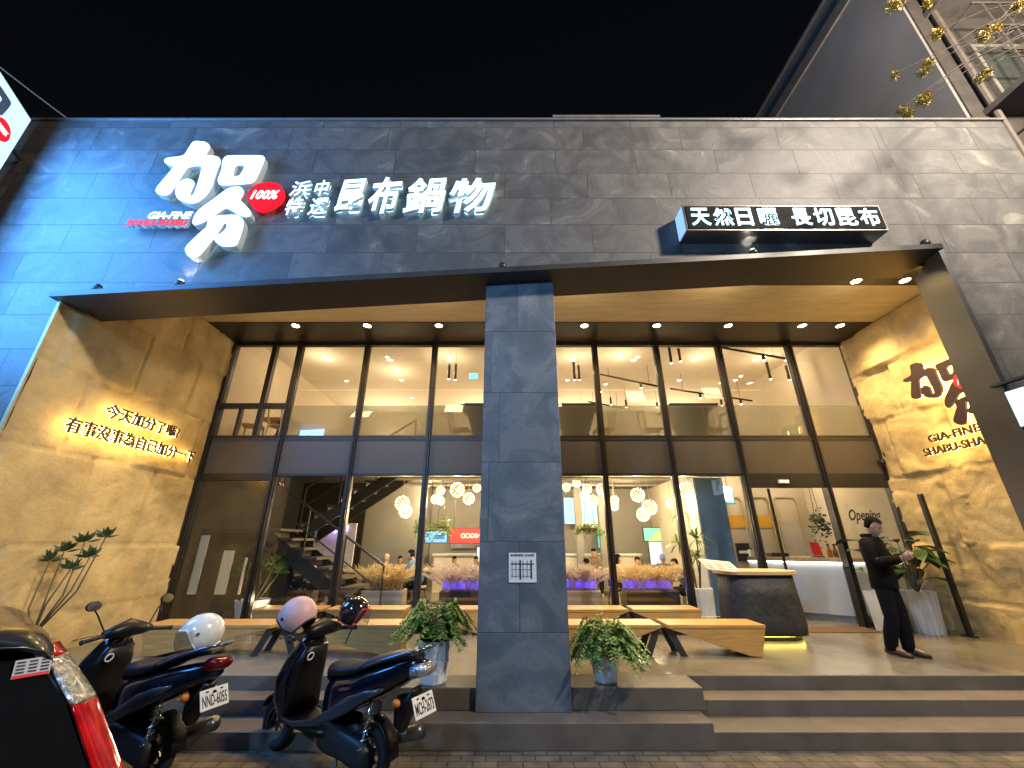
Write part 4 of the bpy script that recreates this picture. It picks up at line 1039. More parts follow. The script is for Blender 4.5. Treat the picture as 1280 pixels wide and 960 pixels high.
# reception counter
A, Bq = Vector((5.05, 9.35, 0)), Vector((6.3, 8.42, 0)); C_ = Vector((7.42, 8.42, 0))
rc = thing('reception_counter', 'white reception counter lit under its top inside the open door', 'counter', (6.3, 9, PL))
def slab(z0, z1, out, mat, nm, top=False):
    d = Vector((-.6, -.8, 0)).normalized()*out; e = Vector((0, -out, 0))
    MB().prism([tuple(A+d+Vector((0,0,z0))), tuple(Bq+d*.5+e*.5+Vector((0,0,z0))), tuple(C_+e+Vector((0,0,z0))), (7.42, 9.4, z0), (5.3, 9.7, z0)], (0, 0, z1-z0)).build(nm, mat, rc)
slab(PL, PL+.12, -.03, pm('grey_plinth', (0.20, 0.22, 0.24), .5), 'plinth'); slab(PL+.12, PL+1.0, 0, pm('white_laminate', (0.5, 0.54, 0.57), .4, var=.05), 'front_panel'); slab(PL+1.03, PL+1.1, .08, M_WOODF, 'worktop')
led = MB().tube([A+Vector((-.03,-.045,PL+1.012)), Bq+Vector((-.02,-.05,PL+1.012)), C_+Vector((0,-.05,PL+1.012))], .012, 5); led.build('led_strip', em('counter_led', (1, .93, .8), 12), rc)
lamp('downlight', 'POINT', (5.6, 10.1, 3.2), 42, WARM2, B, .12); lamp('downlight', 'POINT', (6.9, 9.9, 3.2), 34, WARM2, B, .12); lamp('downlight', 'POINT', (5.3, 8.85, 2.9), 16, WARM2, B, .12)
CT = PL + 1.1
small('card_stand', 'red card stand on the reception counter', 'card', [('card', MB().prism([(-.09,0,.03),(.09,0,.03),(.09,.05,.28),(-.09,.05,.28)], (0,.008,0)), M_REDP), ('foot', MB().box(-.1,.1,-.03,.08,0,.02), M_BLACK)], (6.15, 8.75, CT))
small('card_terminal', 'black card terminal lying on the reception counter', 'terminal', [('body', MB().box(-.18,.18,-.1,.1,0,.07), M_BLACK), ('keypad', MB().box(-.14,.02,-.07,.07,.071,.076), M_GREYW)], (5.6, 9.2, CT))
for i, (x, lb) in enumerate(((5.2, 'white cup at the left end of the reception counter'), (6.38, 'amber bottle beside the red card on the reception counter'), (6.5, 'brown jar at the right of the red card on the counter'))):
    small(('cup', 'bottle', 'jar')[i], lb, ('cup', 'bottle', 'jar')[i], [('vessel', MB().lathe([(.04,0),(.045,.02),(.045,.12),(.02,.17),(.02,.22)] if i else [(.05,0),(.06,.13),(.055,.13),(.045,.02)], (0,0,0), 12), (M_POT, pm('amber', (.35,.13,.02),.2), pm('brown_jar', (.2,.08,.03),.3))[i]), ('lid', MB().lathe([(.024,.221),(.024,.25)], (0,0,0), 10) if i else MB().box(-.02,.02,-.02,.02,.135,.16), M_CHAR)], (x, 8.75 if i else 9.45, CT))
p = on_y(895, 627, 10.0)
small('dome_lamp', 'white shallow dome lamp hanging beside the blue pillar', 'pendant lamp', [('shade', MB().lathe([(.26,-.02),(.2,.04),(.06,.1),(.03,.14)], (0,0,0), 18), M_WHITE), ('bulb', MB().sphere((0,0,-.01), .08, 10, 6), em('dome_bulb', (1,.9,.7), 5)), ('cord', MB().tube([(0,0,.14),(0,0,3.45-p.z)], .008, 5), M_BLACK)], p)
p = on_y(930, 690, 10.74)
small('wall_panel', 'small black control panel on the reception back wall', 'control panel', [('plate', MB().box(-.16,.16,0,.04,-.2,.2), M_BLACK), ('switches', MB().box(-.12,.12,-.006,-.001,-.03,.03), M_PAPER)], p)
# entry mat
mt = MB().box(4.85, 6.1, 7.65, 8.05, PL, PL+.012)
tag(mt.build('door_mat', pm('brown_mat', (0.13, 0.075, 0.045), .95, var=.2, scale=60)), 'thin brown door mat in front of the open doorway', 'mat')
# script on the right-hand pane
k = text_mesh('Opening', .3, .001, .006, .35, width=.62, height=.27); p = on_y(1064, 655, YG-.008); k.transform(fr_front((p.x, YG-.008, p.z))); o = adopt(k, 'window_lettering', M_INK); tag(o, 'black handwritten word on the glass pane right of the door', 'lettering')

# ================================================================== ON THE PLATFORM
def bench(x_thin, x_thick, y, lb):
    """wedge bench: thick end stands on the floor, thin end rests on a slanted steel leg"""
    s = 1 if x_thick > x_thin else -1; L_ = abs(x_thick-x_thin); H = .775-PL
    t = thing('wedge_bench', lb, 'bench', (x_thin, y, PL), 0, 'wedge shaped wooden benches in front of the glass')
    poly = [(0, 0, H-.045), (s*(L_-.10-.16), 0, .012), (s*(L_-.10), 0, .006), (s*L_, 0, H-.045)]
    b = MB().prism([(p[0], 0, p[2]) for p in poly], (0, .44, 0)); b.build('body', M_WOOD, t, local=True, bevel=.006)
    b = MB().box(min(0, s*L_)-.004, max(0, s*L_)+.004, -.008, .448, H-.044, H); b.build('seat', M_WOOD, t, local=True, bevel=.006)
    lg = MB()
    for yy in (.05, .37):
        lg.prism([(-s*.02, yy, H-.046), (s*.07, yy, H-.046), (s*.23, yy, 0), (s*.14, yy, 0)], (0, .03, 0))
    lg.box(min(s*-.06, s*.07), max(s*-.06, s*.07), .081, .369, H-.075, H-.046); lg.build('leg', M_STEEL, t, local=True)
    return t
bench(2.08, 3.36, 6.13, 'front wooden wedge bench at the right, beside the black host stand')
bench(1.98, 0.72, 6.13, 'front wooden wedge bench half hidden by the fern right of the column')
bench(-3.02, -1.36, 6.13, 'front wooden wedge bench behind the parked scooter with the pink helmet')
bench(-3.16, -4.85, 6.13, 'front wooden wedge bench at the far left, above the white helmet')
bench(2.0, 3.1, 7.45, 'back wooden wedge bench close to the glass at the right')
bench(1.9, 0.72, 7.45, 'back wooden wedge bench close to the glass just right of the column')
bench(-1.5, -.25, 7.45, 'back wooden wedge bench close to the glass, ending behind the column')
bench(-3.0, -1.72, 7.45, 'back wooden wedge bench close to the glass under the golden grass')
bench(-3.1, -4.2, 7.45, 'back wooden wedge bench close to the glass at the far left')

def fern(x, y, z, pot_r, pot_h, rad, rise, lb, seed, n=58, droop=.5):
    r_ = random.Random(seed); t = thing('potted_fern', lb, 'plant', (x, y, z))
    MB().lathe([(pot_r*.72, 0), (pot_r*.8, .02), (pot_r, pot_h*.55), (pot_r*1.02, pot_h), (pot_r*.9, pot_h), (pot_r*.88, pot_h-.05)], (x, y, z), 9).build('pot', M_POT, t, smooth=False, bevel=.006)
    MB().lathe([(.001, pot_h-.05), (pot_r*.88, pot_h-.05), (pot_r*.88, pot_h-.045), (.001, pot_h-.045)], (x, y, z), 9).build('soil', M_SOIL, t)
    st_, lf = MB(), MB()
    for i in range(n):
        a = r_.uniform(0, 6.28); q = r_.uniform(.35, 1.0)*rad; up = rise*r_.uniform(.35, 1.1)*(1.25-.6*q/rad)
        A = Vector((x, y, z+pot_h-.03)) + Vector((math.cos(a), math.sin(a), 0))*pot_r*.4
        d = Vector((math.cos(a), math.sin(a), 0)); pts = []
        for k in range(7):
            s = k/6; pts.append(A + d*q*s + Vector((0, 0, up*math.sin(min(1.0, s*1.15)*2.2)*1.0 - droop*q*s*s*s)))
        st_.tube(pts, .003, 3, 0, False)
        for k in range(1, 7):
            c0_, c1_ = pts[k-1], pts[k]
            for j in range(3):
                c = c0_.lerp(c1_, (j+.5)/3); sd = (c1_-c0_).cross(Vector((0, 0, 1)))
                if sd.length < 1e-5: continue
                sd.normalize(); Ls = .095*(1-.55*(k/7))*r_.uniform(.7, 1.25)
                for sg in (-1, 1):
                    dd = (sd*sg + (c1_-c0_).normalized()*.6 + Vector((0, 0, r_.uniform(-.5, .3)))).normalized(); w2 = dd.cross(Vector((r_.uniform(-.3, .3), r_.uniform(-.3, .3), 1))).normalized()*Ls*.24
                    lf.add([c, c+dd*Ls*.4+w2, c+dd*Ls, c+dd*Ls*.45-w2], [(0, 1, 2, 3)])
    st_.build('stem', M_STEM, t); lf.build('foliage', M_LEAF, t)
fern(-.82, 5.12, PL+.003, .175, .40, .44, .42, 'bushy green fern in a tall white pot left of the column', 11, 120, .3)
fern(1.02, 5.16, PL+.003, .15, .27, .46, .36, 'bushy green fern overhanging a low white pot right of the column', 12, 130, .38)

# host stand with menu
hx, hy = 3.98, 7.3
t = thing('host_stand', 'black rounded host stand with wooden top and yellow light under it', 'host stand', (hx, hy, PL))
def oval(rx_, ry_, z): return [Vector((hx+rx_*math.copysign(abs(math.cos(a))**.6, math.cos(a)), hy+ry_*math.copysign(abs(math.sin(a))**.6, math.sin(a)), z)) for a in [2*math.pi*k/36 for k in range(36)]]
MB().loft([oval(.50, .27, PL+.005), oval(.50, .27, PL+.06)]).build('plinth', M_BLACK, t, smooth=False)
MB().loft([oval(.58, .35, PL+.075), oval(.595, .36, PL+.2), oval(.57, .34, PL+.6), oval(.545, .32, PL+.90)]).build('body', pm('black_textured', (0.022, 0.024, 0.027), .6, var=.4, scale=5, bump=.7, bscale=14), t, smooth=True)
MB().loft([oval(.60, .37, PL+.905), oval(.60, .37, PL+.96)]).build('counter_top', M_WOODF, t, bevel=.006)
MB().loft([oval(.52, .29, PL+.062), oval(.52, .29, PL+.073)]).build('led_ring', em('yellow_led', (1.0, .78, .12), 16), t)
mb_ = MB().obox((hx-.62, hy-.18, PL+1.03), (.26, .17, .008), Matrix.Rotation(R(24), 4, 'X') @ Matrix.Rotation(R(6), 4, 'Y'))
tb = thing('menu_board', 'slanted white menu sheet lying on the left of the host stand', 'menu', (hx-.62, hy-.18, PL+.96))
mb_.build('sheet', pm('menu_paper', (0.72, 0.66, 0.60), .5), tb)
MB().tube([(hx-.5, hy-.02, PL+.958), (hx-.5, hy-.02, PL+1.02)], .02, 8).build('support', M_BLACK, tb)
m = MB(); RM = Matrix.Rotation(R(24), 4, 'X') @ Matrix.Rotation(R(6), 4, 'Y'); r_ = random.Random(2)
for i in range(3):
    for j in range(4): m.obox(Vector((hx-.62, hy-.18, PL+1.03)) + (RM @ Vector((-.18+i*.17, -.12+j*.075, .0095))), (.06, r_.uniform(.012, .025), .001), RM)
m.build('print', pm('menu_print', (0.42, 0.22, 0.16), .6, var=.5, scale=30), tb)

# notice on the column
a, b = on_y(636, 728, 4.925), on_y(670, 691, 4.925)
t = thing('column_notice', 'white calendar notice taped on the slate column', 'notice', ((a.x+b.x)/2, 4.925, a.z))
MB().box(a.x, b.x, 4.921, 4.926, a.z, b.z).build('sheet', M_PAPER, t)
W2, H2 = b.x-a.x, b.z-a.z; m = MB()
def ln(x0, x1, z0, z1): m.box(a.x+W2*x0, a.x+W2*x1, 4.9185, 4.9208, a.z+H2*z0, a.z+H2*z1)
ln(.07, .93, .60, .635)
for zz in (.42, .20): ln(.08, .85, zz, zz+.012)
m.build('ruled_line', M_INK, t); m = MB()
def ln2(x0, x1, z0, z1): m.box(a.x+W2*x0, a.x+W2*x1, 4.9155, 4.918, a.z+H2*z0, a.z+H2*z1)
ln2(.39, .44, .10, .75); ln2(.79, .84, .13, .75)
for xx in (.12, .26, .52, .67): ln2(xx, xx+.012, .14, .74)
m.build('ruled_line', M_INK, t)
k = text_mesh('BUSINESS HOURS', .1, .0008, .003, 0, width=W2*.86, height=H2*.075); k.transform(fr_front((a.x+W2*.07, 4.9195, a.z+H2*.88))); adopt(k, 'lettering', M_INK, t)

# leafy plants at the right of the door
def ribbed_pot(p, r0, r1, h, t):
    rings = []
    for z, r in ((0, r0), (.03, r0*1.02), (h, r1), (h, r1*.9), (h-.06, r1*.88)):
        rings.append([Vector(p) + Vector((r*(1+.035*math.cos(18*a))*math.cos(a), r*(1+.035*math.cos(18*a))*math.sin(a), z)) for a in [2*math.pi*k/72 for k in range(72)]])
    MB().loft(rings).build('pot', M_POT, t, smooth=False)
def big_leaf_plant(p, pr, ph, n, rise, spread, Lf, lb, seed, mat=M_LEAFD):
    r_ = random.Random(seed); t = thing('leafy_plant', lb, 'plant', p); ribbed_pot(p, pr*.82, pr, ph, t)
    st_, lf = MB(), MB(); P = Vector(p) + Vector((0, 0, ph-.05))
    for i in range(n):
        a = r_.uniform(0, 6.28); q = r_.uniform(.25, 1)*spread; T = P + Vector((math.cos(a)*q, math.sin(a)*q, rise*r_.uniform(.3, 1)*(1.2-.5*q/spread)))
        st_.tube([P, P.lerp(T, .5)+Vector((0, 0, .1)), T], .007, 4, 0, False)
        d = (Vector((math.cos(a), math.sin(a), r_.uniform(-.4, .45)))).normalized(); L_ = Lf*r_.uniform(.6, 1.15); s = d.cross(Vector((0, 0, 1))).normalized(); nrm = s.cross(d)
        left, right, midp = [], [], []
        for k in range(7):
            u = k/6; wv = math.sin(math.pi*min(1, u*.96+.02))**.8*L_*.34; c = T + d*L_*u - Vector((0, 0, .3*L_*u*u))
            midp.append(c); left.append(c+s*wv+nrm*wv*.3); right.append(c-s*wv+nrm*wv*.3)
        vs = left+midp+right; fs = []
        for k in range(6): fs += [(k, k+1, 8+k, 7+k), (7+k, 8+k, 15+k, 14+k)]
        lf.add(vs, fs)
    st_.build('stem', M_STEM, t); lf.build('foliage', mat, t, smooth=True); return t
big_leaf_plant((6.86, 7.62, PL), .23, .62, 40, .95, .34, .36, 'dark broad leaved plant in a white ribbed pot by the right stone wall', 21)
big_leaf_plant((6.28, 7.72, PL), .2, .6, 10, .95, .2, .36, 'broad leaved plant in a pale pot partly hidden behind the standing person', 22)
pl = thing('wall_post', 'black upright metal bar standing against the right stone wall', 'post', (7.2, 7.34, PL))
MB().box(7.19, 7.25, 7.31, 7.38, PL, 2.58).build('bar', M_BLACK, pl, bevel=.004); MB().box(7.15, 7.28, 7.27, 7.42, PL, PL+.02).build('foot_plate', M_BLACK, pl)
p = on_y(1104, 580, YG-.14)
small('security_camera', 'small dark dome camera on the spandrel near the right end of the glass', 'camera', [('mount', MB().lathe([(.05,.05),(.05,.09)], (0,0,0), 12), M_CHAR), ('dome', MB().sphere((0,0,.03), .05, 12, 8), M_BLACK), ('arm', MB().box(-.02,.02,0,.1,.06,.09), M_CHAR)], p)
p = on_y(979, 602, YG-.06)
small('emergency_light', 'small white box light on the dark header over the doorway', 'emergency light', [('case', MB().box(-.1,.1,-.03,.005,-.035,.035), M_WHITE), ('lens', MB().box(-.08,.08,-.036,-.031,-.02,.02), em('em_lens', (1,.95,.85), .7))], p)
# succulent against the left flank
p = Vector((-5.93, 5.78, PL))
def tp(px, py): return tuple(on_y(px, py, 5.75) - p)
b0 = (0.02, 0, .3)
branch_plant('succulent_plant', 'tall thin stemmed succulent with leaf tufts against the left stone wall', 'plant', p, (.16, .3), [([b0, (-.15,0,.6), tp(62,702)], .012), ([b0, (.05,0,.65), tp(88,712)], .013), ([b0, (.02,0,.7), tp(80,690)], .011), ([b0, (.22,0,.75), tp(106,678)], .012), ([b0, (.3,0,.8), tp(112,697)], .011), ([b0, (.38,0,.8), tp(132,672)], .012)], pm('olive_leaf', (0.06, 0.095, 0.025), .5, var=.5, scale=9), 30, .15, 31, M_CHAR, .15, .1)

# ------------------------------------------------------------------ flowering tree, trunk out of frame at the right
T0 = thing('flowering_tree', 'thin bare twigs with yellow blossom clusters hanging in from the top right', 'tree', (7.4, 1.6, 0))
MB().tube([(7.4,1.6,0), (7.35,1.65,1.6), (7.5,1.7,3.2), (7.3,1.9,5.0), (7.0,2.3,6.4)], [.17,.14,.12,.1,.07], 12).build('trunk', M_BARK, T0, smooth=True)
r_ = random.Random(8); tw, bl_ = MB(), []
hub = Vector((7.0, 2.3, 6.4)); lim = []
for i, e in enumerate([(8.2,.8,8.0), (7.0,1.2,8.2), (6.9,2.9,8.5), (8.4,2.6,7.6), (6.6,2.7,7.7)]):
    MB().tube([hub, hub.lerp(Vector(e), .5)+Vector((0,0,.2)), e], [.06,.045,.03], 8).build('limb', M_BARK, T0, smooth=True); lim.append(Vector(e))
FL = [(1117,4,.13,3.2),(1158,4,.07,3.3),(1170,40,.10,3.25),(1240,36,.12,3.2),(1228,44,.09,3.2),(1161,77,.07,3.3),(1153,88,.08,3.3),(1151,124,.11,3.35),(1158,117,.06,3.35),(1118,92,.06,3.4),(1134,140,.07,3.4),(1126,136,.05,3.4),(1222,97,.06,3.2),(1232,88,.05,3.2),(1270,6,.1,3.1)]
for i, (px, py, rad, Y) in enumerate(FL):
    c = on_y(px, py, Y); A = lim[2] if i % 2 else lim[4]
    src = A.lerp(on_y(1290, -20 + 8*i, 3.1), .55 + .35*r_.random())
    mid = src.lerp(c, .55) + Vector((0, 0, .1)); mid2 = src.lerp(c, .8) + Vector((0, 0, .05))
    tw.tube([A, src, mid, mid2, c], [.012, .008, .005, .004, .003], 5, 0, False)
    m = MB()
    for k in range(int(48*rad/.1)):
        d = Vector((r_.gauss(0, 1), r_.gauss(0, 1), r_.gauss(0, 1))).normalized(); o = c + d*rad*r_.uniform(.1, .8) + Vector((0, 0, -.03)); n_ = d.orthogonal().normalized(); n2 = d.cross(n_); L_ = .042*r_.uniform(.7, 1.3)
        for q in range(3):
            e = (n_*math.cos(q*2.1)+n2*math.sin(q*2.1)); m.add([o, o+e*L_*.6+d*.012, o+e*L_, o+(e*.6+n2*.5)*L_*.8], [(0, 1, 2, 3)])
    m.build('blossom', pm('yellow_petal', (0.42, 0.29, 0.02), .6, var=.3, scale=30), T0)
for i in range(10):
    A = lim[2]; c = on_y(1215+14*i, r_.uniform(-30, 100), 3.2+.1*(i % 3)); tw.tube([A, A.lerp(c, .5)+Vector((0,0,.15)), c], [.009,.006,.003], 5, 0, False)
tw.build('twig', M_BARK, T0)

# ================================================================== VEHICLES
M_NAVY = pm('navy_paint', (0.0035, 0.008, 0.018), 0.16, 0.2, var=.15, coat=.6)
M_TEAL = pm('grey_teal_paint', (0.045, 0.06, 0.072), 0.3, .4, var=.15, coat=.4)
M_PLAST = pm('black_plastic', (0.006, 0.006, 0.0065), 0.38, var=.3, spec=.35)
M_SEAT = pm('seat_vinyl', (0.006, 0.0065, 0.009), 0.45, var=.2, bump=.15, bscale=150)
M_REDL = pm('red_lens', (0.45, 0.006, 0.008), 0.08, var=.35, scale=14, coat=1.0)
M_CLRL = pm('silver_lens', (0.6, 0.57, 0.52), 0.14, .7, var=.5, scale=38, bump=1.0, bscale=38, coat=1.0)
M_ORANGE = pm('amber_lens', (0.6, 0.17, 0.01), .2)
M_PLATE = pm('plate_white', (0.72, 0.71, 0.68), .5, var=.04)
def ring(c, u, v, ru, rv, n=16, e=1.0, rv2=None):
    c, u, v = Vector(c), Vector(u), Vector(v); out = []
    for k in range(n):
        a = 2*math.pi*k/n; ca, sa = math.cos(a), math.sin(a)
        h = rv if sa >= 0 or rv2 is None else rv2
        out.append(c + u*(math.copysign(abs(ca)**e, ca)*ru) + v*(math.copysign(abs(sa)**e, sa)*h))
    return out
YV, ZV, XV = Vector((0,1,0)), Vector((0,0,1)), Vector((1,0,0))
def xsec(x, z0, z1, hw, n=20, e=.7): return ring((x, 0, (z0+z1)/2), YV, ZV, hw, (z1-z0)/2, n, e)
def ell_sec(c, d, hw, hd, n=20, e=.7):
    d = Vector(d).normalized(); u = YV; v = d.cross(u); return ring(c, u, v, hw, hd, n, e)
def wheel(cx, t, rr=.205, wd=.05):
    prof = [(rr-.075, -wd*.7), (rr-.03, -wd), (rr-.008, -wd*.7), (rr, 0), (rr-.008, wd*.7), (rr-.03, wd), (rr-.075, wd*.7), (rr-.085, 0)]
    q = Matrix.Rotation(R(90), 4, 'X'); m = MB()
    rings = []
    for k in range(36):
        a = 2*math.pi*k/36; rings.append([Vector((cx + r*math.cos(a), y, .205 + r*math.sin(a))) for r, y in prof])
    rings.append(rings[0]); m.loft(rings, cap=False); ty = m.build('wheel', M_RUBBER, t, smooth=True, local=True)
    m = MB()
    m.lathe([(.03, -.05), (.03, .05)], (cx, 0, .205), 14, 0, q); m.lathe([(rr-.085, -.035), (rr-.07, -.04), (rr-.07, .04), (rr-.085, .035)], (cx, 0, .205), 30, 0, q, cap=False)
    for k in range(5):
        a = 2*math.pi*k/5; d = Vector((math.cos(a), 0, math.sin(a))); m.tube([Vector((cx, 0, .205))+d*.025, Vector((cx, 0, .205))+d*(rr-.08)], .014, 6)
    m.build('rim', pm('grey_alloy', (.16, .16, .165), .35, .8), ty, smooth=False, local=True)
    return ty

def scooter(name, lb, loc, rz, paint, plate, style, tail):
    t = thing(name, lb, 'scooter', loc, rz)
    wheel(0, t); wheel(1.23, t)
    m = MB()      # rear body shell
    if style == 'long':
        secs = [(-.52,.86,.91,.035),(-.42,.78,.925,.085),(-.25,.68,.885,.14),(-.05,.58,.82,.175),(.15,.50,.755,.18),(.35,.40,.72,.165),(.48,.34,.68,.14)]
    else:
        secs = [(-.52,.76,.83,.04),(-.42,.70,.85,.10),(-.25,.62,.83,.155),(-.05,.54,.79,.185),(.15,.46,.74,.19),(.35,.38,.71,.17),(.48,.34,.66,.14)]
    m.loft([xsec(*q) for q in secs]); m.build('rear_body', paint, t, smooth=True, local=True)
    for s in (-1, 1):   # lighter side stripe, lower fairing
        m = MB(); m.loft([ring((x, s*y, z), XV*0.2+ZV, YV, h, .012, 10) for x, y, z, h in ((-.22,.150,.70,.012),(-.05,.183,.64,.035),(.12,.192,.56,.055),(.3,.180,.47,.045),(.55,.165,.36,.03),(.8,.175,.315,.02),(.95,.17,.33,.012))])
        m.build('side_trim', M_TEAL, t, smooth=True, local=True)
    m = MB(); m.loft([xsec(-.46,.91,.935,.06), xsec(-.38,.90,.965,.10), xsec(-.2,.86,.94,.13), xsec(0,.80,.885,.145), xsec(.1,.755,.835,.15), xsec(.3,.70,.80,.155), xsec(.44,.68,.80,.145), xsec(.50,.64,.79,.12), xsec(.53,.66,.74,.08)])
    m.build('seat', M_SEAT, t, smooth=True, local=True)
    m = MB(); m.loft([xsec(.40,.24,.345,.14), xsec(.55,.25,.335,.165), xsec(.8,.265,.335,.175), xsec(1.0,.29,.36,.16)]); m.build('floorboard', M_PLAST, t, smooth=True, local=True)
    # leg shield / front apron
    m = MB(); m.loft([ell_sec((.98,0,.30),(.05,0,1),.17,.07), ell_sec((1.05,0,.45),(.05,0,1),.20,.09), ell_sec((1.06,0,.60),(-.2,0,1),.215,.085), ell_sec((.99,0,.76),(-.35,0,1),.19,.075), ell_sec((.91,0,.90),(-.4,0,1),.135,.062), ell_sec((.87,0,.97),(-.4,0,1),.08,.05)])
    m.build('leg_shield', paint, t, smooth=True, local=True)
    m = MB(); m.loft([ell_sec((.93,0,.36),(.02,0,1),.165,.06), ell_sec((.945,0,.55),(-.1,0,1),.18,.05), ell_sec((.90,0,.74),(-.3,0,1),.165,.05), ell_sec((.83,0,.88),(-.3,0,1),.11,.045)])
    m.build('inner_panel', M_PLAST, t, smooth=True, local=True)
    m = MB(); m.prism([(1.17, -.012, .34), (1.08,-.012,.56), (1.155,-.012,.60), (1.25,-.012,.44)], (0, .024, 0)); 
    for s in (-1, 1): m.tube([(1.23, s*.075, .2), (1.12, s*.06, .5)], .02, 8)
    m.tube([(1.11,0,.5), (.84,0,.95)], .03, 8); m.build('front_fork', M_PLAST, t, smooth=True, local=True)
    m = MB(); rings = []
    for k in range(11):
        a = R(20 + 130*k/10); rings.append(ring((1.23+.235*math.cos(a), 0, .205+.235*math.sin(a)), YV, Vector((math.cos(a),0,math.sin(a))), .072, .018, 10))
    m.loft(rings); m.build('front_fender', paint, t, smooth=True, local=True)
    m = MB(); rings = []
    for k in range(8):
        a = R(95 + 85*k/7); rings.append(ring((.245*math.cos(a), 0, .215+.245*math.sin(a)), YV, Vector((math.cos(a),0,math.sin(a))), .065, .010, 8))
    m.loft(rings); m.loft([xsec(-.26,.42,.64,.045), xsec(-.33,.40,.66,.07), xsec(-.38,.5,.66,.075), xsec(-.44,.66,.72,.06)]); m.build('rear_mudguard', M_PLAST, t, smooth=True, local=True)
    # engine, belt case, exhaust, shock, stand
    m = MB(); m.loft([ring((x, .085, z), YV, ZV, .055, h, 14, .6) for x, z, h in ((-.08,.21,.07),(0,.215,.105),(.2,.25,.10),(.42,.27,.11),(.5,.27,.08))]); m.loft([ring((x, -.05, z), YV, ZV, .08, h, 14, .6) for x, z, h in ((.1,.27,.07),(.25,.30,.12),(.45,.31,.11))])
    m.build('engine', pm('engine_black', (.03,.031,.034), .5, .3), t, smooth=True, local=True)
    m = MB(); m.tube([(.35,-.13,.2),(.05,-.17,.22),(-.02,-.19,.25),(-.36,-.19,.36)], [.02,.025,.05,.055], 12); m.build('exhaust', pm('exhaust_metal', (.12,.115,.11), .35, .8), t, smooth=True, local=True)
    m = MB()
    for k in range(26): 
        a0, a1 = k*1.1, (k+1)*1.1; f = lambda a: Vector((-.01-.0022*a*1.0+.028*math.cos(a), .115+.028*math.sin(a), .26+.0095*a)); m.tube([f(a0), f((a0+a1)/2), f(a1)], .007, 5, 0, False)
    m.tube([(0,.115,.22),(-.07,.115,.6)], .012, 6); m.build('shock_absorber', M_CHROME, t, smooth=True, local=True)
    m = MB()
    for s in (-1, 1): m.tube([(.3, s*.08, .24),(.22, s*.15, .01),(.19, s*.17, .012)], .014, 6)
    m.tube([(.3,-.1,.23),(.3,.1,.23)], .014, 6); m.build('centre_stand', M_BLACK, t, local=True)
    # handlebar group
    m = MB(); m.loft([ell_sec((.80,-.30,1.0),(0,1,0),.03,.03,12,1) if False else ring((.80,y,z),XV,ZV,r,r*1.0,12) for y,z,r in ((-.20,1.0,.03),(-.12,1.01,.055),(0,1.03,.08),(.12,1.01,.055),(.20,1.0,.03))]); m.loft([ring((x,0,1.01),YV,ZV,h,h*.7,14) for x,h in ((.88,.07),(.92,.075),(.95,.05))])
    hb = m.build('handlebar_cover', M_PLAST, t, smooth=True, local=True)
    m = MB(); 
    for s in (-1, 1): m.tube([(.79,s*.16,.995),(.755,s*.35,.975)], .0165, 10); m.tube([(.755,s*.352,.975),(.753,s*.37,.974)], .021, 10)
    m.build('handlebar', M_RUBBER, t, smooth=True, local=True)
    for s in (-1, 1):
        m = MB(); m.tube([(.84,s*.19,1.0),(.95,s*.30,.975),(.93,s*.34,.972)], .006, 5); m.build('brake_lever', M_CHROME, t, local=True)
        m = MB(); m.tube([(.82,s*.18,1.02),(.86,s*.25,1.16),(.85,s*.30,1.22)], .007, 6)
        mm_ = m.build('mirror', M_PLAST, t, local=True)
        q = MB(); q.sphere((.855,s*.31,1.245), 1, 14, 8, 0, (.016,.062,.045)); q.build('shell', M_PLAST, mm_, smooth=True, local=True)
        q = MB(); q.lathe([(.001,0),(.05,0),(.05,.003),(.001,.003)], (0,0,0), 16); q.xf(Matrix.Translation((.8385,s*.31,1.245)) @ Matrix.Rotation(R(-90),4,'Y') @ Matrix.Diagonal((.8,1.08,1,1))); q.build('glass', M_CHROME, mm_, local=True)
    m = MB(); m.sphere((.955,0,1.01), 1, 12, 8, 0, (.02,.06,.045)); m.sphere((1.135,0,.62), 1, 12, 8, 0, (.02,.1,.06)); m.build('headlight', M_CLRL, t, smooth=True, local=True)
    m = MB()
    rg = [Vector((.835, .03*math.cos(a)+.085, .80+.03*math.sin(a))) for a in [2*math.pi*k/20 for k in range(21)]]; m.tube([p + Vector((-(p.z-.80)*.3-.03, 0, 0)) for p in rg], .006, 6); m.build('hook_ring', M_PLATE, t, local=True)
    # tail cluster
    m = MB(); m.loft([xsec(-.575,.83,.885,.06), xsec(-.53,.80,.895,.09), xsec(-.44,.775,.89,.105)]); m.build('tail_light', tail, t, smooth=True, local=True)
    for s in (-1, 1):
        m = MB(); m.sphere((-.34, s*.115, .62), 1, 12, 8, 0, (.035,.03,.03)); m.build('turn_signal', M_ORANGE, t, smooth=True, local=True)
    m = MB()
    for s in (-1, 1): m.tube([(.0,s*.165,.83),(-.2,s*.15,.90),(-.42,s*.12,.965),(-.50,s*.07,.985)], .013, 8)
    m.tube([(-.50,-.07,.985),(-.50,.07,.985)], .013, 8); m.build('grab_rail', pm('blue_alloy', (.12,.17,.25), .25, .8), t, smooth=True, local=True)
    # plate
    M0 = Matrix.Translation((-.525,0,.61)) @ Matrix.Rotation(R(24),4,'Y'); m = MB(); m.obox((0,0,0), (.003,.118,.072), None); m.xf(M0); pp = m.build('number_plate', M_PLATE, t, local=True, bevel=.002)
    k = text_mesh(plate, .1, .0006, .0015, 0, width=.205, height=.082); k.transform(Matrix.Translation((-.1025,-.052,0))); k.transform(M0 @ Matrix.Translation((-.0042,0,0)) @ Matrix(((0,0,-1,0),(-1,0,0,0),(0,1,0,0),(0,0,0,1)))); adopt(k, 'lettering', M_INK, pp, world=False)
    m = MB()
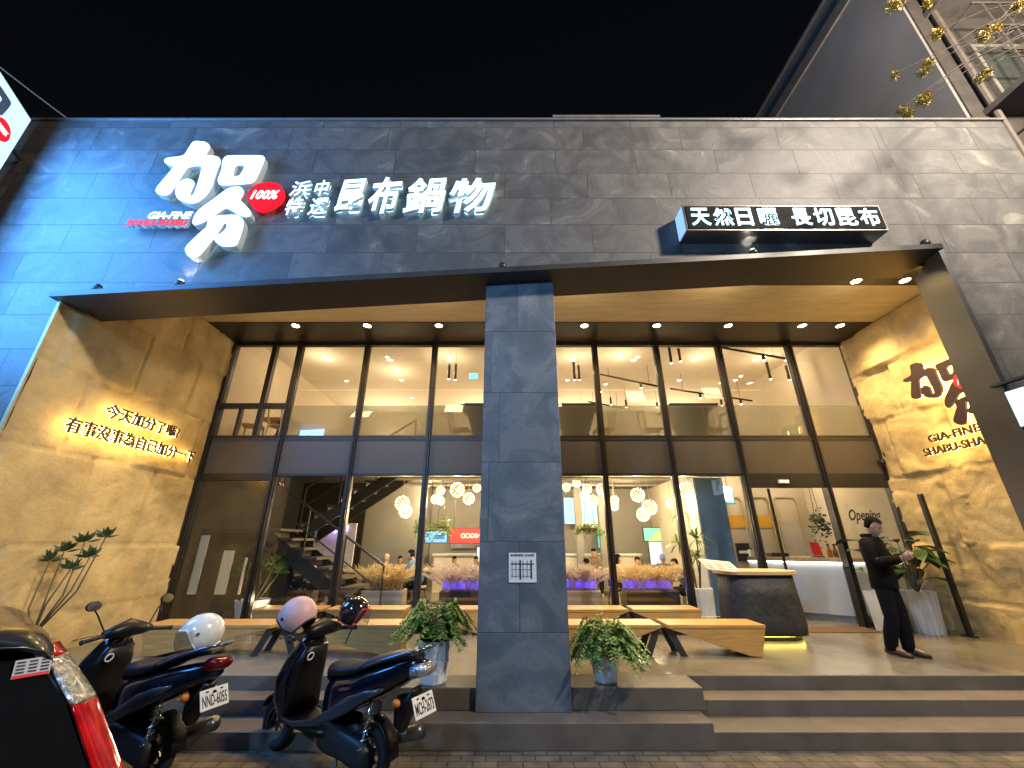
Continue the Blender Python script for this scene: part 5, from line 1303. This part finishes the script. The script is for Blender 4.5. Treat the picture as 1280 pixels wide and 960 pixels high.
    for s in (-1, 1): m.obox((-.0045, s*.06, .052), (.001,.012,.006))
    m.xf(M0); m.build('bolt', M_INK, pp, local=True)
    m = MB(); m.tube([(-.40,0,.66),(-.515,0,.64)], .02, 6); m.build('plate_bracket', M_PLAST, t, local=True)
    return t

S2L, S2R = Vector((-1.13, 4.12, 0)), R(180-30)
sc2 = scooter('motor_scooter', 'dark blue scooter with a pink helmet on its handlebar parked before the steps', S2L, S2R, M_NAVY, 'MCH-2673', 'long', M_CLRL)
S1L, S1R = Vector((-2.92, 4.2, 0)), R(180-20)
sc1 = scooter('motor_scooter', 'black and blue scooter with a white helmet on its seat beside the car', S1L, S1R, M_NAVY, 'NND-6055', 'wide', pm('dark_red_lens', (0.10, 0.004, 0.005), .12))
M1, M2 = Matrix.Translation(S1L) @ Matrix.Rotation(S1R, 4, 'Z'), Matrix.Translation(S2L) @ Matrix.Rotation(S2R, 4, 'Z')

def helmet(lb, M, shellmat, trimmat, visor=None, strap=True, loc_hint=None, sz=1.0):
    """open-face helmet; local: opening towards +x, up +z"""
    t = thing('open_face_helmet', lb, 'helmet', M.translation)
    t.matrix_basis = M
    def pt(a, b, r):   # a azimuth from +x, b elevation
        return Vector((r*1.12*math.cos(b)*math.cos(a), r*.92*math.cos(b)*math.sin(a), r*1.02*math.sin(b)))*sz
    NA, NB_ = 40, 22
    def build(r, flip):
        m = MB(); idx = {}
        for j in range(NB_+1):
            for i in range(NA):
                a = 2*math.pi*i/NA; a_ = a if a < math.pi else a-2*math.pi
                low = -.85 + .15*max(0, -math.cos(a)); face = abs(a_) < R(62)
                bmin = .42 if abs(a_) < R(50) else (.42 + (low-.42)*min(1, (abs(a_)-R(50))/R(22)) if abs(a_) < R(72) else low)
                b = bmin + (math.pi/2-.02-bmin)*j/NB_
                idx[i, j] = len(m.v); m.v.append(pt(a, b, r))
        for j in range(NB_):
            for i in range(NA):
                q = [idx[i, j], idx[(i+1) % NA, j], idx[(i+1) % NA, j+1], idx[i, j+1]]; m.f.append(q[::-1] if flip else q); m.m.append(0)
        m.f.append([idx[i, NB_] for i in range(NA)]); m.m.append(0)
        rim = [m.v[idx[i, 0]].copy() for i in range(NA)]
        return m, rim
    m, rim = build(.142, False); m.build('shell', shellmat, t, smooth=True, local=True)
    m, _ = build(.130, True); m.build('lining', M_BLACK, t, smooth=True, local=True)
    m = MB(); m.tube(rim + [rim[0]], .008*sz, 8); m.build('edge_trim', trimmat, t, smooth=True, local=True)
    for s in (-1, 1):
        m = MB(); m.lathe([(.001, 0), (.014, 0), (.014, .006), (.001, .006)], (0,0,0), 12, 0, Matrix.Translation((.035*sz, s*.128*sz, .02*sz)) @ Matrix.Rotation(R(-90*s), 4, 'X')); m.build('snap', M_CHROME, t, local=True)
    if visor:
        m = MB(); n = 16; r1 = .150*sz
        for i in range(n+1):
            a = R(-68 + 136*i/n)
            for z, rr_ in ((.055, r1), (-.02, r1*1.06), (-.09, r1*1.0)): m.v.append(Vector((rr_*1.12*math.cos(a), rr_*.94*math.sin(a), z*sz)) if not visor == 'up' else Vector((rr_*1.1*math.cos(a)*.9, rr_*.94*math.sin(a), (z+.16)*sz)))
        for i in range(n):
            for j in range(2): m.f.append([i*3+j, i*3+3+j, i*3+4+j, i*3+1+j]); m.m.append(0)
        m.build('visor', glass('visor_plastic', (.75,.76,.78), 1.5, haze=.08), t, smooth=True, local=True)
    if strap:
        m = MB(); m.tube([(.02,.11*sz,-.11*sz),(.0,.06,-.2*sz),(.0,.03,-.3*sz)], .008, 5); m.build('strap', M_BLACK, t, local=True)
    return t
def at_local(M, p, rz, tilt=0, roll=0): return M @ Matrix.Translation(p) @ Matrix.Rotation(R(rz), 4, 'Z') @ Matrix.Rotation(R(tilt), 4, 'Y') @ Matrix.Rotation(R(roll), 4, 'X')
M_PINK = pm('pink_shell', (0.62, 0.36, 0.34), .45, var=.05); M_WSH = pm('white_shell', (0.70, 0.70, 0.68), .2, var=.12, scale=16, coat=.7); M_BSH = pm('black_shell', (0.012, 0.012, 0.013), .12, coat=.8)
helmet('matte pink open face helmet hanging on the scooter mirror', at_local(M2, (.84, .27, 1.15), 20, 35, 0), M_PINK, M_BLACK, visor=None, sz=1.12)
helmet('glossy black open face helmet with red trim hung on the right handlebar', at_local(M2, (.74, -.31, 1.12), -150, 12, 0), M_BSH, M_REDP, visor='down')
helmet('glossy white open face helmet with clear visor resting on the black scooter seat', at_local(M1, (-.20, 0, 1.045), 60, 10, 0), M_WSH, M_WHITE, visor='down', strap=False, sz=1.08)

# ------------------------------------------------------------------ car (only its right rear corner shows)
hd_ = Vector((-.80, .60, 0)); rzc = math.atan2(hd_.y, hd_.x)
car_o = Vector((-1.53, 2.06, 0))                        # right rear corner on the ground; local x forward, y left
CAR = thing('parked_car', 'dark car parked at the lower left with red and clear tail light', 'car', car_o, rzc)
WD = 1.74
M_CARP = pm('car_paint', (0.006, 0.007, 0.011), .3, .1, var=.1, coat=.45, spec=.3); M_CARG = pm('car_glass', (0.006, 0.0065, 0.007), .05, var=.1, spec=.12)
def csec(x, zb, zt, ins, tum, roof):
    """half-open body section: y 0..WD"""
    pts = [(ins, zb), (ins-.02, zb+.22), (ins, .80), (ins+.03, .95), (ins+tum, zt-.10), (ins+tum+.10, zt-.015), (WD/2, zt+.02 if roof else zt)]
    L_ = [Vector((x, y, z)) for y, z in pts]; Rr = [Vector((x, WD-y, z)) for y, z in pts[:-1]][::-1]
    return L_ + Rr
m = MB(); m.loft([csec(.05,.30,1.0,.12,.14,0), csec(.0,.28,.98,.05,.12,0), csec(.12,.25,1.2,.02,.10,0), csec(.42,.22,1.38,.01,.24,1), csec(.9,.2,1.46,0,.24,1), csec(1.9,.2,1.48,0,.2,1), csec(2.5,.2,1.35,0,.16,1), csec(3.0,.2,1.0,.01,.08,0), csec(3.7,.22,.88,.04,.07,0), csec(4.05,.28,.75,.14,.1,0)])
m.build('body', M_CARP, CAR, smooth=True, local=True, sub=2)
def rx(z):      # how far the rear surface leans forward at height z
    P = [(.3,.0),(.75,-.07),(.95,-.065),(1.2,.15),(1.40,.40),(1.5,.5)]
    for (a, u), (b, v) in zip(P[:-1], P[1:]):
        if z <= b: return u + (v-u)*(z-a)/(b-a)
    return P[-1][1]
def ry(z): 
    P = [(.3,.03),(.75,.0),(.95,.03),(1.2,.15),(1.40,.29),(1.5,.38)]
    for (a, u), (b, v) in zip(P[:-1], P[1:]):
        if z <= b: return u + (v-u)*(z-a)/(b-a)
    return P[-1][1]
def tail_strip(z0, z1, n, w0, w1, out, y_in=0.0):
    m = MB(); rings = []
    for k in range(n+1):
        z = z0+(z1-z0)*k/n; w_ = w0+(w1-w0)*k/n; bx, by = rx(z), ry(z)
        pts = [(bx+.16, by-out), (bx+.05, by-out-.008), (bx-.005, by+.012), (bx-out, by+.04), (bx-out-.008, by+w_), (bx+.03, by+w_+.01), (bx+.1, by+.05)]
        rings.append([Vector((a, b+y_in, z)) for a, b in pts])
    m.loft(rings); return m
tl = tail_strip(.62, 1.19, 14, .075, .06, .018).build('tail_light', M_REDL, CAR, smooth=True, local=True, bevel=.004)
tail_strip(1.193, 1.34, 8, .06, .05, .018).build('clear_lens', M_CLRL, tl, smooth=True, local=True)
tail_strip(1.343, 1.385, 3, .05, .04, .016).build('red_cap', M_REDL, tl, smooth=True, local=True)
m = MB(); rows = []
for k in range(11):
    z = .98+(1.40-.98)*k/10; rows.append([Vector((rx(z)-.018-.05*math.sin(math.pi*(j/12)), ry(z)+.075+(WD-2*ry(z)-.15)*j/12, z)) for j in range(13)])
for a, b in zip(rows[:-1], rows[1:]):
    for j in range(12): m.quad(a[j], b[j], b[j+1], a[j+1])
m.build('rear_window', M_CARG, CAR, smooth=True, local=True)
m = MB(); m.loft([[Vector((x, y, z)) for x, z in ((.26, 1.405+dz),(.28,1.385+dz),(.55,1.42+dz),(.55,1.47+dz),(.34,1.445+dz))] for y, dz in ((ry(1.40)-.01,-.07), (ry(1.40)+.03,-.03), (ry(1.40)+.09,-.005), (.5,.01), (WD/2,.02), (WD-.5,.01), (WD-ry(1.40)-.09,-.005), (WD-ry(1.4)-.03,-.03), (WD-ry(1.4)+.01,-.07))])
m.build('spoiler', M_CARP, CAR, smooth=True, local=True, bevel=.008)
m = MB(); m.loft([[Vector((x-.05*math.sin(math.pi*y/WD), y, z)) for x, z in ((-.05,.32),(-.10,.40),(-.10,.58),(-.04,.66),(.05,.62),(.05,.34))] for y in (.03,.1,.3,.6,WD/2,WD-.6,WD-.3,WD-.1,WD-.03)]); m.build('bumper', M_CARP, CAR, smooth=True, local=True)
for fx in (.75, 3.3):
    for yy in (.12, WD-.12):
        q = Matrix.Rotation(R(90), 4, 'X')
        o = MB().lathe([(.2,-.1),(.30,-.1),(.325,-.06),(.325,.06),(.30,.1),(.2,.1)], (fx, yy, .325), 28, 0, q).build('wheel', M_RUBBER, CAR, smooth=True, local=True)
        MB().lathe([(.05,-.11),(.2,-.105),(.2,.105),(.05,.11)], (fx, yy, .325), 20, 0, q).build('rim', M_CHROME, o, local=True)
# side windows, plate, sticker
m = MB()
for yy, sg in ((.03, -1), (WD-.03, 1)):
    m.prism([(.95, yy+sg*.01, .98), (2.45, yy+sg*.01, .98), (2.0, yy-sg*.19, 1.32), (1.0, yy-sg*.19, 1.32)], (0, sg*.012, 0))
m.build('side_window', M_CARG, CAR, local=True)
zc_ = 1.325; yc_ = ry(zc_)+.10
M_STK = pm('sticker_paper', (.42,.40,.42), .6)
MS = Matrix.Translation((rx(zc_)-.05, yc_, zc_)) @ Matrix.Rotation(math.atan2(.15, .2), 4, 'Y')
m = MB(); m.obox((0,0,0), (.001,.052,.036)); m.xf(MS); stk = m.build('sticker', M_STK, CAR, local=True)
m = MB(); m.obox((-.0018, 0, -.03), (.0006,.05,.006)); 
m.xf(MS); m.build('red_line', M_REDP, stk, local=True)
m = MB()
for j in range(4):
    for i in range(3): m.obox((-.0018, -.034+i*.034, .024-j*.013), (.0006,.012,.0035))
m.xf(MS); m.build('print', M_INK, stk, local=True)
m = MB(); m.obox((-.10, WD/2, .52), (.004,.16,.08)); pl_ = m.build('number_plate', M_PLATE, CAR, local=True)

# ================================================================== PEOPLE
def skin_mesh(vs, es, rs, root=0, sub=2):
    me = bpy.data.meshes.new('body'); me.from_pydata([tuple(v) for v in vs], es, []); me.update()
    o = bpy.data.objects.new('body', me); COL.objects.link(o)
    o.modifiers.new('skin', 'SKIN'); s = o.modifiers.new('sub', 'SUBSURF'); s.levels = sub; s.render_levels = sub
    for i, r in enumerate(rs):
        sv = me.skin_vertices[0].data[i]; sv.radius = (r, r) if not isinstance(r, tuple) else r; sv.use_root = (i == root)
    o.modifiers['skin'].use_smooth_shade = True
    dg = bpy.context.evaluated_depsgraph_get(); out = bpy.data.meshes.new_from_object(o.evaluated_get(dg))
    bpy.data.objects.remove(o); bpy.data.meshes.remove(me); return out
def chain(J, names):
    """J: name -> (pos, radius); names: list of bone pairs"""
    ids = {}; vs, rs = [], []
    for k in J:
        ids[k] = len(vs); vs.append(J[k][0]); rs.append(J[k][1])
    return vs, [(ids[a], ids[b]) for a, b in names], rs
def head_mesh(c, yaw, pitch, s=1.0):
    """skull with brow, nose, mouth, ears, eyes; face towards +x"""
    m = MB(); rings = []
    prof = [(-.118,.030,.032,.028),(-.105,.045,.058,.02),(-.085,.056,.075,.012),(-.06,.064,.082,.006),(-.03,.070,.086,.0),(0,.073,.088,-.004),(.03,.075,.090,-.006),(.06,.072,.087,-.008),(.085,.062,.074,-.01),(.103,.042,.05,-.012),(.112,.018,.022,-.012)]
    for z, ry_, rx_, ox in prof: rings.append([Vector((ox+rx_*math.cos(a)*(1.0), ry_*math.sin(a), z)) for a in [2*math.pi*k/24 for k in range(24)]])
    m.loft(rings)
    m.loft([ring((.083,0,.02),YV,ZV,.009,.012,8), ring((.098,0,-.012),YV,ZV,.012,.012,8), ring((.107,0,-.03),YV,ZV,.015,.010,8), ring((.082,0,-.042),YV,ZV,.012,.006,8)])
    m.loft([ring((.078,0,-.066),YV,ZV,.026,.009,10), ring((.088,0,-.066),YV,ZV,.02,.006,10)])
    for s_ in (-1, 1):
        m.sphere((.0, s_*.076, -.01), 1, 8, 6, 0, (.02,.008,.032)); m.loft([ring((.072,s_*.03,.022),YV,ZV,.02,.006,8), ring((.084,s_*.03,.020),YV,ZV,.016,.004,8)])
    k = len(m.f)
    for s_ in (-1, 1): m.sphere((.078, s_*.03, .002), 1, 8, 6, 1, (.006,.012,.006))
    MM = Matrix.Translation(c) @ Matrix.Rotation(yaw, 4, 'Z') @ Matrix.Rotation(pitch, 4, 'Y') @ Matrix.Scale(s, 4)
    m.xf(MM); return m, MM
def hair_mesh(MM, long_=0, cap=False):
    m = MB(); rings = []; r_ = random.Random(4)
    for z, rr_ in ((-.055,.79),(-.03,.88),(0,.95),(.03,.98),(.06,.96),(.085,.84),(.108,.58),(.122,.22)):
        ring_ = []
        for k in range(28):
            a = 2*math.pi*k/28; front = max(0, math.cos(a)); zz = z
            if z < .055: zz = z + (.066-z)*min(1, max(0, math.cos(a)+.45)*1.5)
            elif cap: zz = z
            if z < 0 and math.cos(a) < -.2: zz = z - long_
            j = 1+.04*r_.random()
            ring_.append(Vector((-.010+(.097*rr_)*math.cos(a)*j, .081*rr_*math.sin(a)*j, zz+.006)))
        rings.append(ring_)
    m.loft(rings); m.xf(MM); return m
def hand_mb(m, w_, d, nrm, s=1):
    """palm + four fingers and a thumb curling round what is held"""
    d, nrm = Vector(d).normalized(), Vector(nrm).normalized(); sd = d.cross(nrm)
    w_ = Vector(w_)
    m.loft([ring(w_, sd, nrm, .026, .017, 10), ring(w_+d*.04, sd, nrm, .038, .015, 10), ring(w_+d*.085, sd, nrm, .04, .012, 10)])
    for i, (o, L_) in enumerate(((-.03,.058),(-.01,.07),(.011,.066),(.031,.05))):
        a = w_+d*.08+sd*o; b = a+d*L_*.45+nrm*.012; c_ = b+d*L_*.25+nrm*.03; e = c_+nrm*.022-d*.008
        m.tube([a, b, c_, e], [.0095,.009,.008,.0065], 6)
    a = w_+d*.025-sd*.028*s; b = a+d*.03-sd*.022*s+nrm*.012; m.tube([a, b, b+d*.028+nrm*.016], [.012,.0105,.008], 6)

def standing_person():
    loc, rz = Vector((5.16, 6.2, PL)), R(-58)
    T = thing('person', 'person in black jacket and trousers looking down at a phone by the doorway', 'person', loc, rz)
    J = dict(pel=((0,0,.93),.105), sp=((.0,0,1.1),.10), ch=((0,0,1.28),.11), nb=((.015,0,1.44),.06), nk=((.035,0,1.50),.052), hd=((.06,0,1.575),.06),
             sL=((0,.165,1.385),.062), eL=((.05,.24,1.13),.045), wL=((.27,.09,1.20),.028), sR=((0,-.165,1.385),.062), eR=((.07,-.25,1.12),.045), wR=((.29,-.05,1.17),.028),
             hL=((0,.085,.88),.09), kL=((.05,.09,.49),.058), aL=((.03,.085,.09),.04), tL=((.19,.09,.035),.03), hR=((0,-.085,.88),.09), kR=((.0,-.085,.49),.058), aR=((-.10,-.07,.10),.04), tR=((.05,-.09,.035),.03))
    bones = [('pel','sp'),('sp','ch'),('ch','nb'),('nb','nk'),('nk','hd'),('ch','sL'),('sL','eL'),('eL','wL'),('ch','sR'),('sR','eR'),('eR','wR'),('pel','hL'),('hL','kL'),('kL','aL'),('aL','tL'),('pel','hR'),('hR','kR'),('kR','aR'),('aR','tR')]
    me = skin_mesh(*chain(J, bones))
    hm, MM = head_mesh((.075,0,1.60), R(12), R(24), 1.02)
    wl, wr = Vector(J['wL'][0]), Vector(J['wR'][0])
    hm2 = MB(); hand_mb(hm2, wl, (.8,-.5,.25), (.1,-.75,.6)); hand_mb(hm2, wr, (.85,.15,.3), (0,.75,.6), -1)
    body = join([me, hm.mesh('h', [M_SKIN]), hm2.mesh('hh', [M_SKIN])])
    for p in body.polygons: p.use_smooth = True
    o = adopt(body, 'body', [M_SKIN, pm('eye_dark', (.02,.015,.012), .2)], T, world=False)
    hair_mesh(MM).build('hair', M_HAIR, T, smooth=True, local=True)
    m = MB(); m.loft([ring((x, 0, z), YV, XV, hy, hx, 24, .85) for x, z, hy, hx in ((0,.79,.185,.135),(0,.80,.192,.142),(.005,.90,.19,.145),(.01,1.02,.178,.135),(.005,1.16,.19,.14),(-.005,1.28,.205,.14),(-.01,1.37,.20,.12),(0,1.42,.15,.10),(.01,1.46,.09,.085))])
    for s_ in (1, -1):
        e_ = Vector((.06, s_*.255, 1.13)); w_ = Vector((.25, .105, 1.195)) if s_ > 0 else Vector((.265, -.065, 1.168)); sh = Vector((-.005, s_*.165, 1.375))
        m.tube([sh+Vector((0,-s_*.05,.02)), sh, sh.lerp(e_, .35)+Vector((-.01,s_*.012,0)), sh.lerp(e_, .75), e_+Vector((-.012,0,-.012)), e_.lerp(w_, .3), e_.lerp(w_, .7), w_], [.07,.088,.08,.07,.069,.066,.057,.05], 16)
    jo = m.build('jacket', pm('black_cloth', (0.006,0.0055,0.006), .9, var=.4, scale=6, bump=.6, bscale=18, spec=.12), T, smooth=True, local=True)
    mm = MB().loft([ring((-.01,0,1.44),XV,YV,.075,.10,16), ring((-.03,0,1.47),XV,YV,.085,.115,16), ring((-.02,0,1.50),XV,YV,.075,.095,16)]); mm.build('hood', MATS['black_cloth'], jo, smooth=True, local=True)
    m = MB(); m.loft([ring((0,0,z), YV, XV, hy, hx, 20) for z, hy, hx in ((.80,.165,.125),(.88,.172,.13),(.96,.165,.125))])
    for s_, kx, ax, ay in ((1,.05,.03,.085),(-1,.0,-.10,-.07)):
        m.tube([(0,s_*.082,.90),(.01,s_*.088,.76),(kx,s_*.09,.52),(kx*.9,s_*.088,.44),(ax*.66+kx*.34,ay*.7+s_*.088*.3,.25),(ax,ay,.11),(ax+.005,ay,.055)], [.10,.102,.082,.08,.08,.07,.066], 16)
    m.build('trousers', pm('dark_trousers', (0.008,0.008,0.010), .9, spec=.15, var=.3, bump=.4, bscale=14), T, smooth=True, local=True)
    for a in ('L', 'R'):
        an, to = Vector(J['a'+a][0]), Vector(J['t'+a][0]); d = (to-an); d.z = 0; d.normalize(); s = Vector((-d.y, d.x, 0))
        m = MB(); m.loft([ring(an-d*.075+Vector((0,0,-an.z+.045)), s, ZV, .035,.04,12), ring(an+Vector((0,0,-an.z+.055)), s, ZV, .046,.052,12), ring(an+d*.09+Vector((0,0,-an.z+.042)), s, ZV, .048,.04,12), ring(an+d*.17+Vector((0,0,-an.z+.03)), s, ZV, .045,.028,12), ring(an+d*.205+Vector((0,0,-an.z+.024)), s, ZV, .022,.018,12)])
        m.build('shoe', pm('brown_shoe', (0.07,0.035,0.025), .4), T, smooth=True, local=True)
    W = T.matrix_basis; ph = W @ Vector((.385,.03,1.265))
    t = thing('mobile_phone', 'dark phone held in the hands of the standing person', 'phone', ph)
    m = MB().obox(ph, (.006,.037,.075), Matrix.Rotation(rz, 3, 'Z').to_4x4() @ Matrix.Rotation(R(-35), 4, 'Y')); m.build('case', M_BLACK, t, bevel=.003)
    m = MB().obox(ph + (Matrix.Rotation(rz, 3, 'Z') @ Matrix.Rotation(R(-35), 3, 'Y') @ Vector((-.0075,0,0))), (.0008,.033,.068), Matrix.Rotation(rz, 3, 'Z').to_4x4() @ Matrix.Rotation(R(-35), 4, 'Y')); m.build('screen', em('phone_screen', (.8,.85,1), .5), t)
standing_person()

def seated(loc, rz, shirt, lb, hair='short', hat=None, lean=0.0, sc_=1.0):
    T = thing('person', lb, 'person', loc, rz); T.scale = (sc_,)*3
    L = lean
    J = dict(pel=((0,0,.5),.12), sp=((.02+L*.2,0,.68),.115), ch=((.04+L*.6,0,.88),.125), nb=((.06+L,0,1.02),.055), nk=((.08+L*1.1,0,1.07),.05), hd=((.1+L*1.2,0,1.13),.055),
             sL=((.04+L*.8,.16,.97),.058), eL=((.16+L,.22,.75),.043), wL=((.36+L,.12,.80),.028), sR=((.04+L*.8,-.16,.97),.058), eR=((.16+L,-.22,.75),.043), wR=((.36+L,-.12,.80),.028),
             hL=((.05,.09,.5),.085), kL=((.42,.11,.5),.06), aL=((.42,.11,.1),.04), tL=((.56,.11,.04),.03), hR=((.05,-.09,.5),.085), kR=((.42,-.11,.5),.06), aR=((.42,-.11,.1),.04), tR=((.56,-.11,.04),.03))
    bones = [('pel','sp'),('sp','ch'),('ch','nb'),('nb','nk'),('nk','hd'),('ch','sL'),('sL','eL'),('eL','wL'),('ch','sR'),('sR','eR'),('eR','wR'),('pel','hL'),('hL','kL'),('kL','aL'),('aL','tL'),('pel','hR'),('hR','kR'),('kR','aR'),('aR','tR')]
    me = skin_mesh(*chain(J, bones), sub=1)
    hm, MM = head_mesh((.12+L*1.25,0,1.17), 0, R(12), 1.02)
    hh = MB(); hand_mb(hh, J['wL'][0], (.9,-.3,0), (0,-.3,-1)); hand_mb(hh, J['wR'][0], (.9,.3,0), (0,.3,-1), -1)
    body = join([me, hm.mesh('h', [M_SKIN]), hh.mesh('q', [M_SKIN])])
    for p in body.polygons: p.use_smooth = True
    adopt(body, 'body', [M_SKIN, MATS['eye_dark']], T, world=False)
    hair_mesh(MM, .16 if hair == 'long' else 0).build('hair', M_HAIR if not hat else hat, T, smooth=True, local=True)
    if hat:
        m = MB().loft([ring((.07,0,.055),YV,XV,.07,.03,12), ring((.13,0,.045),YV,XV,.055,.05,12)]); m.xf(MM); m.build('cap_peak', hat, T, smooth=True, local=True)
    SH = {k: (J[k][0], (J[k][1]+.025) if k not in ('wL','wR') else .045) for k in ('pel','sp','ch','sL','eL','sR','eR')}
    SH['nb'] = (J['nb'][0], .07)
    adopt(skin_mesh(*chain(SH, [('pel','sp'),('sp','ch'),('ch','nb'),('ch','sL'),('sL','eL'),('ch','sR'),('sR','eR')]), sub=1), 'shirt', shirt, T, world=False)
    TR = {k: (J[k][0], J[k][1]+.02) for k in ('pel','hL','kL','aL','hR','kR','aR')}
    adopt(skin_mesh(*chain(TR, [('pel','hL'),('hL','kL'),('kL','aL'),('pel','hR'),('hR','kR'),('kR','aR')]), sub=1), 'trousers', MATS['dark_trousers'], T, world=False)
    # the stool under them
    return T
def cloth(n, c): return pm(n, c, .8, var=.2, scale=10)
stool0 = thing('dining_stool', 'x', 'stool', (0,0,PL), 0, 'stools under the diners'); 
MB().lathe([(.17,.43),(.18,.44),(.18,.47),(.16,.48)], (0,0,0), 16).build('seat', M_WOODF, stool0, local=True)
for a in (45,135,225,315): MB().tube([(.19*math.cos(R(a)),.19*math.sin(R(a)),0),(.13*math.cos(R(a)),.13*math.sin(R(a)),.43)], .016, 6).build('leg', M_CHAR, stool0, local=True)
PPL = [(398,697,10.3,10,('shirt_white',(.62,.6,.58)),'short','cap','person in a white shirt and dark cap eating at the table behind the stair rail',.06),
       (377,703,11.2,-20,('shirt_dark',(.05,.05,.06)),'short',None,'person in a dark top half hidden by the stair rail',0),
       (483,697,10.6,100,('shirt_beige',(.50,.40,.26)),'short','hood','person in a beige hooded top seen from behind above the golden grass',.12),
       (500,701,11.8,-90,('shirt_rose',(.45,.25,.22)),'long',None,'small person facing the street between the beige and the blue diner',0),
       (514,692,10.5,150,('shirt_denim',(.12,.2,.32)),'short',None,'person in a denim blue shirt leaning over the table beside the third left mullion',.18),
       (568,700,11.6,-85,('shirt_grey',(.32,.30,.28)),'short',None,'dark haired person facing the street left of the column above the violet grass',0),
       (595,703,11.4,-100,('shirt_pale',(.6,.5,.46)),'long',None,'long haired person in a pale top at the left edge of the column',0),
       (733,702,10.2,80,('shirt_black',(.03,.03,.035)),'short',None,'person in black seen from behind just right of the column',.05),
       (742,690,12.2,-90,('shirt_brown',(.18,.12,.08)),'short',None,'person farther back right of the column, in a brown top',0),
       (772,697,10.5,20,('shirt_cream',(.58,.52,.42)),'long',None,'person in a cream top beside the second right mullion',.05),
       (797,700,11.0,-60,('shirt_pink',(.5,.3,.27)),'short',None,'person in a pink top at the middle of the violet planter',0),
       (828,697,10.9,-110,('shirt_navy',(.04,.06,.12)),'short','blue','person in a blue cap right of the violet planter',.05),
       (843,703,9.9,170,('shirt_olive',(.2,.18,.12)),'short',None,'person in an olive jacket nearest the dracaena',.1)]
for i, (px, py, Y, rz, sh, hair, hat, lb, lean) in enumerate(PPL):
    h = on_y(px, py, Y); hx_, hz_ = h.x, h.z
    k = max(.8, min(1.06, (hz_-PL)/1.2)); a = R(rz); off = (.12+lean*1.25)*k
    loc = Vector((hx_-off*math.cos(a), Y-off*math.sin(a), PL + (hz_-PL-1.17*k if hz_-PL-1.17*k > 0 else 0)))
    loc.z = PL
    hm_ = {'cap': cloth('cap_black', (.02,.02,.022)), 'hood': cloth('hood_beige', (.5,.4,.26)), 'blue': cloth('cap_blue', (.08,.2,.5))}.get(hat)
    seated(loc, a, cloth(*sh), lb, hair, hm_, lean, k)
    nm = 'wooden stool under the ' + lb.replace(' facing the street', '').replace('small person', 'small diner').replace('person', 'diner', 1)
    nm = ' '.join(nm.split()[:16])
    if i == 0: stool0.location = (loc.x, loc.y, PL); stool0['label'] = nm; stool0.scale = (k,)*3
    else: dup(stool0, (loc.x, loc.y, PL), a, nm, k)
# a standing guest left of the column, seen through the dark stair bay
